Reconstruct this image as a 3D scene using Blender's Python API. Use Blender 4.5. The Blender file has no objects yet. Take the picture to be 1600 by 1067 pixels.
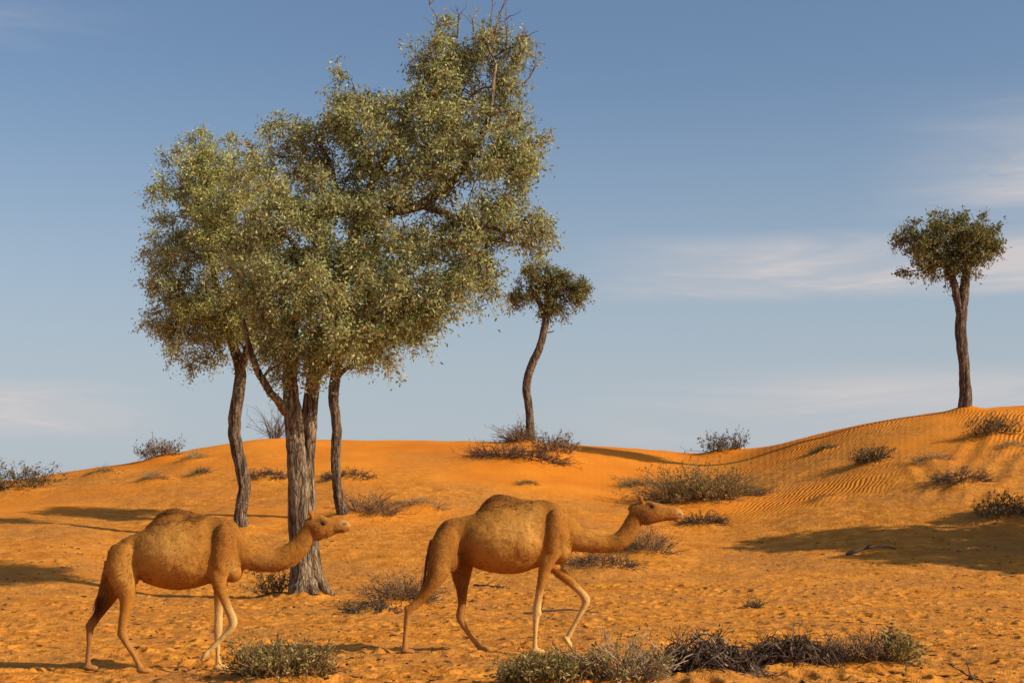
import bpy, math
import numpy as np
from mathutils import Vector

SC = bpy.context.scene
COL = SC.collection
R = math.radians

# ------------------------------------------------------------------ camera
F, CX, HY, CH = 2400.0, 800.0, 813.0, 1.7      # focal length in photo pixels, centre column, horizon row, lens height
cam_d = bpy.data.cameras.new('camera')
cam = bpy.data.objects.new('camera', cam_d)
COL.objects.link(cam)
cam.location = (0, 0, CH)
cam.rotation_euler = (R(90), 0, 0)
cam_d.sensor_width = 36.0
cam_d.lens = 36.0 * F / 1600.0
cam_d.shift_y = (HY - 533.5) / 1600.0
cam_d.clip_start = 0.1
cam_d.clip_end = 12000
SC.camera = cam

# ------------------------------------------------------------------ sun and sky
SUN_EL, SUN_AZ = 30.0, 109.0                     # azimuth clockwise from +Y: from the right, a little behind the camera
sd = bpy.data.lights.new('sun', 'SUN')
sd.energy = 5.0
sd.angle = R(0.55)
sd.color = (1.0, 0.85, 0.64)
sun = bpy.data.objects.new('sun', sd)
COL.objects.link(sun)
sv = Vector((math.cos(R(SUN_EL)) * math.sin(R(SUN_AZ)), math.cos(R(SUN_EL)) * math.cos(R(SUN_AZ)), math.sin(R(SUN_EL))))
sun.rotation_euler = sv.to_track_quat('Z', 'Y').to_euler()
sun.location = (30, -20, 40)

W = bpy.data.worlds.new('World')
SC.world = W
W.use_nodes = True
nt = W.node_tree
nt.nodes.clear()


def N(tree, kind, **kw):
    n = tree.nodes.new(kind)
    for k, v in kw.items():
        if k in n.inputs and not hasattr(n, k):
            n.inputs[k].default_value = v
        elif hasattr(n, k) and k not in ('Scale',):
            setattr(n, k, v)
        else:
            n.inputs[k].default_value = v
    return n


def math_n(tree, op, a, b=None, c=None, clamp=False):
    n = tree.nodes.new('ShaderNodeMath')
    n.operation = op
    n.use_clamp = clamp
    for i, v in enumerate((a, b, c)):
        if v is None:
            continue
        if isinstance(v, (int, float)):
            n.inputs[i].default_value = v
        else:
            tree.links.new(v, n.inputs[i])
    return n.outputs[0]


def mapr(tree, v, a, b, c=0.0, d=1.0, smooth=True):
    n = tree.nodes.new('ShaderNodeMapRange')
    n.interpolation_type = 'SMOOTHSTEP' if smooth else 'LINEAR'
    tree.links.new(v, n.inputs[0])
    for i, q in enumerate((a, b, c, d)):
        n.inputs[i + 1].default_value = q
    return n.outputs[0]


def mixc(tree, f, a, b, mode='MIX'):
    n = tree.nodes.new('ShaderNodeMix')
    n.data_type = 'RGBA'
    n.blend_type = mode
    for s, v in ((n.inputs[0], f), (n.inputs[6], a), (n.inputs[7], b)):
        if isinstance(v, (int, float)):
            s.default_value = v
        elif isinstance(v, tuple):
            s.default_value = v if len(v) == 4 else (*v, 1)
        else:
            tree.links.new(v, s)
    return n.outputs[2]


SKY = 0.105
sky = nt.nodes.new('ShaderNodeTexSky')
sky.sky_type = 'NISHITA'
sky.sun_disc = False
sky.sun_elevation = R(SUN_EL)
sky.sun_rotation = R(SUN_AZ)
sky.altitude = 100
sky.air_density = 1.0
sky.dust_density = 1.6
sky.ozone_density = 1.6
tc = nt.nodes.new('ShaderNodeTexCoord')
sep = nt.nodes.new('ShaderNodeSeparateXYZ')
nt.links.new(tc.outputs['Generated'], sep.inputs[0])
mp = nt.nodes.new('ShaderNodeMapping')
mp.inputs['Scale'].default_value = (2.6, 2.6, 17)
mp.inputs['Rotation'].default_value = (0, R(-2.5), 0)
nt.links.new(tc.outputs['Generated'], mp.inputs[0])
cn = nt.nodes.new('ShaderNodeTexNoise')
cn.inputs['Scale'].default_value = 2.1
cn.inputs['Detail'].default_value = 6
cn.inputs['Roughness'].default_value = 0.6
cn.inputs['Distortion'].default_value = 0.7
nt.links.new(mp.outputs[0], cn.inputs['Vector'])
cm = mapr(nt, cn.outputs['Fac'], 0.36, 0.68)


def band(z0, z1, z2, z3, x0, x1):
    a = mapr(nt, sep.outputs['Z'], z0, z1)
    b = mapr(nt, sep.outputs['Z'], z2, z3, 1.0, 0.0)
    x = mapr(nt, sep.outputs['X'], x0, x1)
    return math_n(nt, 'MULTIPLY', math_n(nt, 'MULTIPLY', a, b), x)


b1 = band(0.135, 0.15, 0.165, 0.185, 0.02, 0.13)      # streak behind the right tree
b2 = band(0.175, 0.20, 0.22, 0.27, 0.20, 0.34)        # upper right veil
b3 = band(0.02, 0.06, 0.075, 0.105, -0.02, 0.25)      # low right bank
b4 = band(0.048, 0.064, 0.070, 0.092, -0.20, -0.31)    # small puff low on the left
b5 = band(0.275, 0.295, 0.295, 0.315, -0.20, -0.33)    # faint wisp upper left
msk = math_n(nt, 'MAXIMUM', math_n(nt, 'MULTIPLY', b1, 1.45), math_n(nt, 'MULTIPLY', b2, 1.1))
msk = math_n(nt, 'MAXIMUM', msk, math_n(nt, 'MULTIPLY', b3, 1.05))
msk = math_n(nt, 'MAXIMUM', msk, math_n(nt, 'MULTIPLY', b4, 2.0))
msk = math_n(nt, 'MAXIMUM', msk, math_n(nt, 'MULTIPLY', math_n(nt, 'MULTIPLY', b5, cm), 0.35))
veil = math_n(nt, 'MULTIPLY', msk, math_n(nt, 'ADD', math_n(nt, 'MULTIPLY', cm, 0.8), 0.25), clamp=True)
haze_f = mapr(nt, sep.outputs['Z'], 0.0, 0.30, 0.85, 0.0)
graded = mixc(nt, 1.0, sky.outputs[0], (0.98, 1.03, 1.09), 'MULTIPLY')
hz = mixc(nt, haze_f, graded, (0.47 / SKY, 0.525 / SKY, 0.59 / SKY))
skyc = mixc(nt, veil, hz, (0.60 / SKY, 0.575 / SKY, 0.585 / SKY))
bg = nt.nodes.new('ShaderNodeBackground')
bg.inputs['Strength'].default_value = SKY
nt.links.new(skyc, bg.inputs['Color'])
wo = nt.nodes.new('ShaderNodeOutputWorld')
nt.links.new(bg.outputs[0], wo.inputs['Surface'])

SC.view_settings.view_transform = 'Standard'
SC.view_settings.look = 'None'
SC.view_settings.exposure = 0.0
SC.view_settings.gamma = 1.0

# ------------------------------------------------------------------ helpers
rng = np.random.default_rng(11)


def tag(o, label, cat, group=None, kind=None):
    if label:
        o['label'] = label
    if cat:
        o['category'] = cat
    if group:
        o['group'] = group
    if kind:
        o['kind'] = kind
    return o


def empty(name, loc):
    o = bpy.data.objects.new(name, None)
    o.empty_display_size = 0.3
    o.location = loc
    COL.objects.link(o)
    return o


class MB:
    """collects vertex / face arrays (all faces of one array have the same number of corners)"""

    def __init__(self):
        self.v, self.f, self.m, self.nv = [], [], [], 0

    def add(self, v, f, mat=0):
        v = np.asarray(v, float).reshape(-1, 3)
        f = np.asarray(f, np.int64)
        self.v.append(v)
        self.f.append(f + self.nv)
        self.m.append(mat)
        self.nv += len(v)

    def build(self, name, mats, parent=None, smooth=True, origin=(0, 0, 0)):
        me = bpy.data.meshes.new(name)
        v = np.concatenate(self.v) - np.asarray(origin)
        loops, starts, mi, n = [], [], [], 0
        for f, m in zip(self.f, self.m):
            k = f.shape[1]
            loops.append(f.ravel())
            starts.append(n + np.arange(len(f)) * k)
            mi.append(np.full(len(f), m))
            n += f.size
        loops, starts, mi = np.concatenate(loops), np.concatenate(starts), np.concatenate(mi)
        me.vertices.add(len(v))
        me.vertices.foreach_set('co', v.astype(np.float32).ravel())
        me.loops.add(len(loops))
        me.loops.foreach_set('vertex_index', loops.astype(np.int32))
        me.polygons.add(len(starts))
        me.polygons.foreach_set('loop_start', starts.astype(np.int32))
        me.polygons.foreach_set('material_index', mi.astype(np.int32))
        me.polygons.foreach_set('use_smooth', np.full(len(starts), smooth))
        for m in (mats if isinstance(mats, (list, tuple)) else [mats]):
            me.materials.append(m)
        me.update(calc_edges=True)
        me.validate()
        o = bpy.data.objects.new(name, me)
        COL.objects.link(o)
        if parent is not None:
            o.parent = parent
        else:
            o.location = origin
        return o


def smooth_path(p, n):
    """Catmull-Rom through the rows of p (any number of columns), n samples"""
    p = np.asarray(p, float)
    q = np.vstack([2 * p[0] - p[1], p, 2 * p[-1] - p[-2]])
    t = np.linspace(0, len(p) - 1 - 1e-9, n)
    i = t.astype(int)
    u = (t - i)[:, None]
    a, b, c, d = q[i], q[i + 1], q[i + 2], q[i + 3]
    return 0.5 * (2 * b + (c - a) * u + (2 * a - 5 * b + 4 * c - d) * u ** 2 + (3 * b - a - 3 * c + d) * u ** 3)


def unit(v):
    return v / np.maximum(np.linalg.norm(v, axis=-1, keepdims=True), 1e-9)


def tubes(P, rad, sides=3):
    """N tubes at once: P (N,K,3), rad (N,K) -> verts, quads"""
    P = np.asarray(P, float)
    n, k, _ = P.shape
    T = np.empty_like(P)
    T[:, 1:-1] = P[:, 2:] - P[:, :-2]
    T[:, 0] = P[:, 1] - P[:, 0]
    T[:, -1] = P[:, -1] - P[:, -2]
    T = unit(T)
    ref = np.where(np.abs(T[:, :1, 2:3]) > 0.8, np.array([1.0, 0.2, 0]), np.array([0.0, 0, 1]))
    A = unit(np.cross(T, np.broadcast_to(ref, T.shape)))
    B = np.cross(T, A)
    an = np.arange(sides) * 2 * np.pi / sides
    v = P[:, :, None] + rad[:, :, None, None] * (A[:, :, None] * np.cos(an)[:, None] + B[:, :, None] * np.sin(an)[:, None])
    idx = np.arange(n * k * sides).reshape(n, k, sides)
    a = idx[:, :-1]
    b = idx[:, 1:]
    f = np.stack([a, np.roll(a, -1, 2), np.roll(b, -1, 2), b], -1).reshape(-1, 4)
    return v.reshape(-1, 3), f


def diamonds(base, direc, L, Wd, rg):
    """leaf-sized faces: base (N,3), direc (N,3) unit, length L (N,), width Wd (N,)"""
    side = unit(np.cross(direc, unit(rg.normal(size=base.shape))))
    mid = base + direc * (L * 0.45)[:, None]
    v = np.stack([base, mid + side * (Wd / 2)[:, None], base + direc * L[:, None], mid - side * (Wd / 2)[:, None]], 1)
    f = np.arange(len(base) * 4).reshape(-1, 4)
    return v.reshape(-1, 3), f


# ---- gradient noise
_perm = np.random.default_rng(5).permutation(256)
_perm = np.concatenate([_perm, _perm])
_ga = np.random.default_rng(6).uniform(0, 2 * np.pi, 256)
_gx, _gy = np.cos(_ga), np.sin(_ga)


def pnoise(x, y):
    xi, yi = np.floor(x).astype(int), np.floor(y).astype(int)
    xf, yf = x - xi, y - yi
    xi &= 255
    yi &= 255
    u, v = xf * xf * xf * (xf * (xf * 6 - 15) + 10), yf * yf * yf * (yf * (yf * 6 - 15) + 10)

    def g(i, j, dx, dy):
        h = _perm[_perm[i & 255] + (j & 255)]
        return _gx[h] * dx + _gy[h] * dy
    a = g(xi, yi, xf, yf)
    b = g(xi + 1, yi, xf - 1, yf)
    c = g(xi, yi + 1, xf, yf - 1)
    d = g(xi + 1, yi + 1, xf - 1, yf - 1)
    return (a + (b - a) * u) + ((c + (d - c) * u) - (a + (b - a) * u)) * v


def fbm(x, y, o=4):
    s, a = 0, 1.0
    for i in range(o):
        s = s + a * pnoise(x * 2 ** i + 17.3 * i, y * 2 ** i + 5.1 * i)
        a *= 0.5
    return s


def P3(px, py, Y):
    """a spot of the place: column px, row py seen at depth Y metres"""
    return np.array([(px - CX) / F * Y, Y, CH - (py - HY) / F * Y])


def sstep(a, b, x):
    t = np.clip((x - a) / (b - a), 0, 1)
    return t * t * (3 - 2 * t)


# ------------------------------------------------------------------ terrain
# heights of the dune field along rays of constant direction: (depth, row seen) knots, ending at the crest
NEAR = [(33, 936), (38, 902)]
LEFT = [(31, 936), (34, 908), (39, 866)]
prof = {
    -700: LEFT + [(45, 826), (52, 800), (58, 778), (62, 762)],
    0:    LEFT + [(45, 826), (50, 805), (56, 782), (62, 753)],
    120:  LEFT + [(45, 830), (50, 802), (56, 768), (62, 732)],
    220:  NEAR + [(44, 856), (50, 805), (57, 752), (64, 715)],
    310:  NEAR + [(44, 848), (50, 797), (58, 735), (66, 696)],
    400:  NEAR + [(43, 850), (48, 805), (56, 745), (67, 683)],
    560:  NEAR + [(43, 848), (48, 800), (56, 745), (68, 685)],
    750:  NEAR + [(43, 848), (48, 806), (56, 752), (69, 688)],
    870:  NEAR + [(43, 852), (48, 812), (58, 750), (70, 689)],
    1000: NEAR + [(43, 860), (48, 825), (58, 768), (72, 699)],
    1090: NEAR + [(43, 866), (48, 832), (58, 775), (74, 705)],
    1170: NEAR + [(43, 866), (48, 830), (58, 765), (72, 699)],
    1250: NEAR + [(43, 862), (48, 818), (57, 745), (68, 678)],
    1350: NEAR + [(43, 855), (47, 812), (56, 725), (66, 657)],
    1450: NEAR + [(43, 852), (46, 806), (55, 712), (65, 641)],
    1560: NEAR + [(43, 848), (46, 795), (54, 706), (64, 630)],
    1700: NEAR + [(43, 845), (46, 788), (54, 698), (64, 624)],
    2400: NEAR + [(43, 845), (46, 790), (54, 705), (64, 640)],
}
_tx = np.arange(-900, 2610, 10.0)
_ty = np.arange(0, 150.01, 0.25)
_pk = sorted(prof)
_tab = np.zeros((len(_pk), len(_ty)))
for r_, k_ in enumerate(_pk):
    kn = prof[k_]
    ys = [0, 29] + [y for y, _ in kn]
    zs = [0, 0] + [CH - (p - HY) / F * y for y, p in kn]
    yc, zc = ys[-1], zs[-1]
    ys += [yc + 2, yc + 10, yc + 24, yc + 50, 400]
    zs += [zc + 0.05, zc - 1.2, zc * 0.45, 1.0, 1.0]
    _tab[r_] = np.interp(_ty, ys, zs)
_T = np.empty((len(_ty), len(_tx)))
for j_ in range(len(_ty)):
    _T[j_] = np.interp(_tx, _pk, _tab[:, j_])


def blur(a, s, ax):
    r = int(3 * s) + 1
    k = np.exp(-0.5 * (np.arange(-r, r + 1) / s) ** 2)
    k /= k.sum()
    pad = [(0, 0), (0, 0)]
    pad[ax] = (r, r)
    b = np.pad(a, pad, mode='edge')
    return np.apply_along_axis(lambda q: np.convolve(q, k, 'valid'), ax, b)


_T = blur(blur(_T, 5.0, 0), 3.2, 1)


def hbase(X, Y):
    Yc = np.clip(Y, 0, 149.9)
    px = np.clip(CX + F * X / np.maximum(Y, 12), -900, 2599)
    i, j = (px + 900) / 10, Yc / 0.25
    i0, j0 = i.astype(int), j.astype(int)
    i0 = np.minimum(i0, len(_tx) - 2)
    j0 = np.minimum(j0, len(_ty) - 2)
    u, v = i - i0, j - j0
    u, v = u * u * (3 - 2 * u) * 0.5 + u * 0.5, v
    return (_T[j0, i0] * (1 - u) + _T[j0, i0 + 1] * u) * (1 - v) + (_T[j0 + 1, i0] * (1 - u) + _T[j0 + 1, i0 + 1] * u) * v


MOUNDS = []                                      # (x, y, radius, height) little hummocks of sand caught by plants


def calm(X, Y):
    """1 on the wind-smoothed dune faces, 0 on the trampled flat"""
    n = 0.35 * fbm(X * 0.11 + 3, Y * 0.11, 2)
    return sstep(0.40, 0.70, (Y - 26) / 60 + n + 0.06)


def H(X, Y, fine=True):
    X = np.asarray(X, float)
    Y = np.asarray(Y, float)
    z = hbase(X, Y)
    hill = sstep(30, 44, Y)
    z = z + 0.16 * hill * fbm(X * 0.16 + 9, Y * 0.13 + 2, 2)
    if fine:
        c = calm(X, Y)
        far = 1 - sstep(95, 160, Y)
        rough = (1 - 0.85 * c) * far
        z = z + rough * (0.05 * fbm(X * 0.7, Y * 0.7, 3) + 0.026 * fbm(X * 2.3 + 4, Y * 2.3, 3))
        z = z + c * far * 0.05 * fbm(X * 0.5 + 8, Y * 0.35, 2)
    for mx, my, mr, mh in MOUNDS:
        d2 = ((X - mx) ** 2 + ((Y - my) * 0.9) ** 2) / mr ** 2
        z = z + mh * np.exp(-np.minimum(d2 * 1.6, 50))
    return z


def h1(x, y):
    return float(H(np.array([x]), np.array([y]))[0])


def ground_at(px, py):
    """depth where the sight line through (px, py) first meets the ground"""
    Y = np.arange(12, 100, 0.05)
    X = (px - CX) / F * Y
    z = H(X, Y)
    line = CH - (py - HY) / F * Y
    hit = np.nonzero(z >= line)[0]
    if len(hit) == 0:
        row = HY - (z - CH) * F / Y
        return Y[np.argmin(row[Y < 90])]
    return Y[hit[0]]


# ------------------------------------------------------------------ materials
def new_mat(name):
    m = bpy.data.materials.new(name)
    m.use_nodes = True
    t = m.node_tree
    t.nodes.clear()
    out = t.nodes.new('ShaderNodeOutputMaterial')
    bs = t.nodes.new('ShaderNodeBsdfPrincipled')
    t.links.new(bs.outputs[0], out.inputs[0])
    return m, t, bs, out


def noise(t, vec, scale, detail=4, rough=0.55, dist=0.0):
    n = t.nodes.new('ShaderNodeTexNoise')
    n.inputs['Scale'].default_value = scale
    n.inputs['Detail'].default_value = detail
    n.inputs['Roughness'].default_value = rough
    n.inputs['Distortion'].default_value = dist
    if vec is not None:
        t.links.new(vec, n.inputs['Vector'])
    return n.outputs['Fac']


def coords(t, which='Object', scale=None, rot=None):
    c = t.nodes.new('ShaderNodeTexCoord')
    v = c.outputs[which]
    if scale or rot:
        m = t.nodes.new('ShaderNodeMapping')
        if scale:
            m.inputs['Scale'].default_value = scale
        if rot:
            m.inputs['Rotation'].default_value = rot
        t.links.new(v, m.inputs[0])
        v = m.outputs[0]
    return v


def bump(t, h, strength, dist, normal=None):
    b = t.nodes.new('ShaderNodeBump')
    b.inputs['Strength'].default_value = strength
    b.inputs['Distance'].default_value = dist
    t.links.new(h, b.inputs['Height'])
    if normal is not None:
        t.links.new(normal, b.inputs['Normal'])
    return b.outputs[0]


def attr(t, name):
    a = t.nodes.new('ShaderNodeAttribute')
    a.attribute_name = name
    return a


def sand_material():
    m, t, bs, out = new_mat('orange_sand')
    ob = coords(t)
    cal = attr(t, 'calm').outputs['Fac']
    rip = attr(t, 'ripple').outputs['Fac']
    big = noise(t, ob, 0.22, 4)
    mid = noise(t, ob, 1.7, 5, 0.6)
    fin = noise(t, ob, 14, 4, 0.65)
    flat = mixc(t, mapr(t, mid, 0.3, 0.7), (0.52, 0.178, 0.018), (0.76, 0.305, 0.042))
    flat = mixc(t, mapr(t, fin, 0.50, 0.75, 0.0, 0.6), flat, (0.26, 0.08, 0.015))
    dune = mixc(t, mapr(t, big, 0.3, 0.7), (0.64, 0.190, 0.011), (0.76, 0.257, 0.019))
    dune = mixc(t, mapr(t, mid, 0.5, 0.8, 0.0, 0.35), dune, (0.58, 0.19, 0.022))
    tan = mapr(t, noise(t, ob, 0.35, 4, 0.6), 0.42, 0.62)
    flat = mixc(t, math_n(t, 'MULTIPLY', tan, 0.55), flat, (0.47, 0.198, 0.045))
    col = mixc(t, cal, flat, dune)
    # scattered dark bits of dung and dry litter trodden into the flat
    vo = t.nodes.new('ShaderNodeTexVoronoi')
    vo.inputs['Scale'].default_value = 5.0
    t.links.new(ob, vo.inputs['Vector'])
    spot = mapr(t, vo.outputs['Distance'], 0.05, 0.16, 1.0, 0.0)
    gate = mapr(t, noise(t, ob, 0.9, 3), 0.50, 0.62)
    f = math_n(t, 'MULTIPLY', math_n(t, 'MULTIPLY', spot, gate), math_n(t, 'SUBTRACT', 0.75, math_n(t, 'MULTIPLY', cal, 0.7)))
    col = mixc(t, f, col, (0.12, 0.045, 0.02))
    t.links.new(col, bs.inputs['Base Color'])
    bs.inputs['Roughness'].default_value = 0.95
    bs.inputs['Specular IOR Level'].default_value = 0.1
    # wind ripples
    mpn = t.nodes.new('ShaderNodeMapping')
    mpn.inputs['Rotation'].default_value = (0, 0, R(24))
    t.links.new(ob, mpn.inputs[0])
    wv = t.nodes.new('ShaderNodeTexWave')
    wv.inputs['Scale'].default_value = 1.9
    wv.inputs['Distortion'].default_value = 7.0
    wv.inputs['Detail'].default_value = 2
    wv.inputs['Detail Scale'].default_value = 0.35
    t.links.new(mpn.outputs[0], wv.inputs['Vector'])
    hr = math_n(t, 'MULTIPLY', wv.outputs['Fac'], rip)
    n1 = bump(t, math_n(t, 'MULTIPLY', hr, mapr(t, noise(t, ob, 0.5, 3), 0.32, 0.6, 0.25, 1.0)), 0.9, 0.042)
    g = math_n(t, 'MULTIPLY', math_n(t, 'ADD', noise(t, ob, 5, 5, 0.65), math_n(t, 'MULTIPLY', fin, 0.5)),
               math_n(t, 'SUBTRACT', 1.0, math_n(t, 'MULTIPLY', cal, 0.85)))
    n2 = bump(t, g, 1.0, 0.075, n1)
    n3 = bump(t, noise(t, ob, 60, 3, 0.7), 0.35, 0.012, n2)
    t.links.new(n3, bs.inputs['Normal'])
    return m


def bark_material(name, a, b, scale=1.0):
    m, t, bs, out = new_mat(name)
    v = coords(t, 'Object', scale=(11 * scale, 11 * scale, 1.6 * scale))
    n1 = noise(t, v, 1.0, 6, 0.68, 0.6)
    n2 = noise(t, coords(t), 2.2, 3)
    c = mixc(t, mapr(t, n1, 0.36, 0.64), a, b)
    c = mixc(t, mapr(t, n2, 0.45, 0.75, 0, 0.45), c, (a[0] * 1.3, a[1] * 0.95, a[2] * 0.75))
    vc = t.nodes.new('ShaderNodeTexVoronoi')
    vc.feature = 'DISTANCE_TO_EDGE'
    vc.inputs['Scale'].default_value = 1.0
    t.links.new(coords(t, 'Object', scale=(13 * scale, 13 * scale, 3.6 * scale)), vc.inputs['Vector'])
    crack = mapr(t, vc.outputs['Distance'], 0.0, 0.16, 1.0, 0.0)
    c = mixc(t, math_n(t, 'MULTIPLY', crack, 0.45), c, (a[0] * 0.5, a[1] * 0.5, a[2] * 0.5))
    n1 = math_n(t, 'SUBTRACT', n1, math_n(t, 'MULTIPLY', crack, 0.35))
    t.links.new(c, bs.inputs['Base Color'])
    bs.inputs['Roughness'].default_value = 0.95
    bs.inputs['Specular IOR Level'].default_value = 0.15
    t.links.new(bump(t, n1, 1.0, 0.05), bs.inputs['Normal'])
    return m


def leaf_material(name, ca, cb, cc, trans=0.25):
    """ca / cb two leaf greens, cc the odd dry leaf"""
    m, t, bs, out = new_mat(name)
    g = t.nodes.new('ShaderNodeNewGeometry')
    rnd = g.outputs['Random Per Island']
    n = noise(t, coords(t), 0.55, 3)
    f = math_n(t, 'ADD', math_n(t, 'MULTIPLY', math_n(t, 'POWER', rnd, 1.3), 0.9), math_n(t, 'SUBTRACT', n, 0.42), clamp=True)
    c = mixc(t, f, ca, cb)
    c = mixc(t, mapr(t, math_n(t, 'FRACT', math_n(t, 'MULTIPLY', rnd, 37.0)), 0.93, 0.95), c, cc)
    t.links.new(c, bs.inputs['Base Color'])
    bs.inputs['Roughness'].default_value = 0.6
    bs.inputs['Specular IOR Level'].default_value = 0.25
    tr = t.nodes.new('ShaderNodeBsdfTranslucent')
    t.links.new(c, tr.inputs['Color'])
    mx = t.nodes.new('ShaderNodeMixShader')
    mx.inputs[0].default_value = trans
    t.links.new(bs.outputs[0], mx.inputs[1])
    t.links.new(tr.outputs[0], mx.inputs[2])
    t.links.new(mx.outputs[0], out.inputs[0])
    return m


def simple_mat(name, a, b, scale=8, rough=0.9):
    m, t, bs, out = new_mat(name)
    g = t.nodes.new('ShaderNodeNewGeometry')
    n = noise(t, coords(t), scale, 4)
    f = math_n(t, 'ADD', math_n(t, 'MULTIPLY', n, 0.5), math_n(t, 'MULTIPLY', g.outputs['Random Per Island'], 0.5))
    t.links.new(mixc(t, mapr(t, f, 0.25, 0.75), a, b), bs.inputs['Base Color'])
    bs.inputs['Roughness'].default_value = rough
    bs.inputs['Specular IOR Level'].default_value = 0.2
    return m


def coat_material():
    m, t, bs, out = new_mat('camel_coat')
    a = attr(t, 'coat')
    ob = coords(t)
    n1 = noise(t, ob, 5, 5, 0.6)
    st = noise(t, coords(t, 'Object', scale=(34, 34, 13)), 1.3, 5, 0.72)
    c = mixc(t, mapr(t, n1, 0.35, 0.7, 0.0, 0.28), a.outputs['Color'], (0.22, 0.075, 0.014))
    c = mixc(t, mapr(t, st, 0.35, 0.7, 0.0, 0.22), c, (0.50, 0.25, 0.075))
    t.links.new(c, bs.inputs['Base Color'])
    bs.inputs['Roughness'].default_value = 0.9
    bs.inputs['Specular IOR Level'].default_value = 0.08
    bs.inputs['Sheen Weight'].default_value = 0.0
    bs.inputs['Sheen Roughness'].default_value = 0.5
    bs.inputs['Sheen Tint'].default_value = (0.9, 0.7, 0.45, 1)
    nb = bump(t, n1, 0.8, 0.04)
    t.links.new(bump(t, st, 0.6, 0.010, nb), bs.inputs['Normal'])
    return m


M_SAND = sand_material()
M_BARK = bark_material('grey_bark', (0.065, 0.041, 0.025), (0.46, 0.335, 0.205))
M_BARK2 = bark_material('brown_bark', (0.045, 0.029, 0.020), (0.32, 0.225, 0.145), 1.3)
M_TWIG = simple_mat('dry_twig', (0.08, 0.045, 0.025), (0.34, 0.21, 0.11))
M_TWIG_PALE = simple_mat('bleached_twig', (0.16, 0.10, 0.06), (0.50, 0.38, 0.26))
M_TWIG_DARK = simple_mat('dark_twig', (0.035, 0.022, 0.02), (0.14, 0.09, 0.065))
M_LEAF_Y = leaf_material('olive_leaf', (0.185, 0.215, 0.06), (0.68, 0.66, 0.25), (0.44, 0.27, 0.12), 0.33)
M_LEAF_G = leaf_material('green_leaf', (0.145, 0.172, 0.058), (0.63, 0.61, 0.25), (0.44, 0.22, 0.10), 0.33)
M_LEAF_D = leaf_material('dark_leaf', (0.085, 0.10, 0.03), (0.36, 0.33, 0.11), (0.26, 0.15, 0.06), 0.33)
M_BUSH = leaf_material('bush_leaf', (0.075, 0.06, 0.022), (0.27, 0.195, 0.075), (0.28, 0.16, 0.07))
M_SCRUB = leaf_material('scrub_leaf', (0.15, 0.118, 0.032), (0.48, 0.36, 0.105), (0.34, 0.20, 0.08))
M_DUNG = simple_mat('dark_litter', (0.07, 0.03, 0.013), (0.24, 0.12, 0.055), 20)
M_GRASS = simple_mat('olive_grass', (0.09, 0.075, 0.028), (0.30, 0.22, 0.085))
M_GRASS_DRY = simple_mat('straw_grass', (0.24, 0.15, 0.06), (0.52, 0.36, 0.16))
M_COAT = coat_material()
M_FUR = simple_mat('tan_hair', (0.22, 0.075, 0.011), (0.60, 0.30, 0.07), 6)
M_HAIR = simple_mat('dark_hair', (0.08, 0.026, 0.008), (0.24, 0.088, 0.022), 20)
m_, t_, bs_, _o = new_mat('camel_eye')
bs_.inputs['Base Color'].default_value = (0.012, 0.008, 0.006, 1)
bs_.inputs['Roughness'].default_value = 0.12
M_EYE = m_

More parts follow.
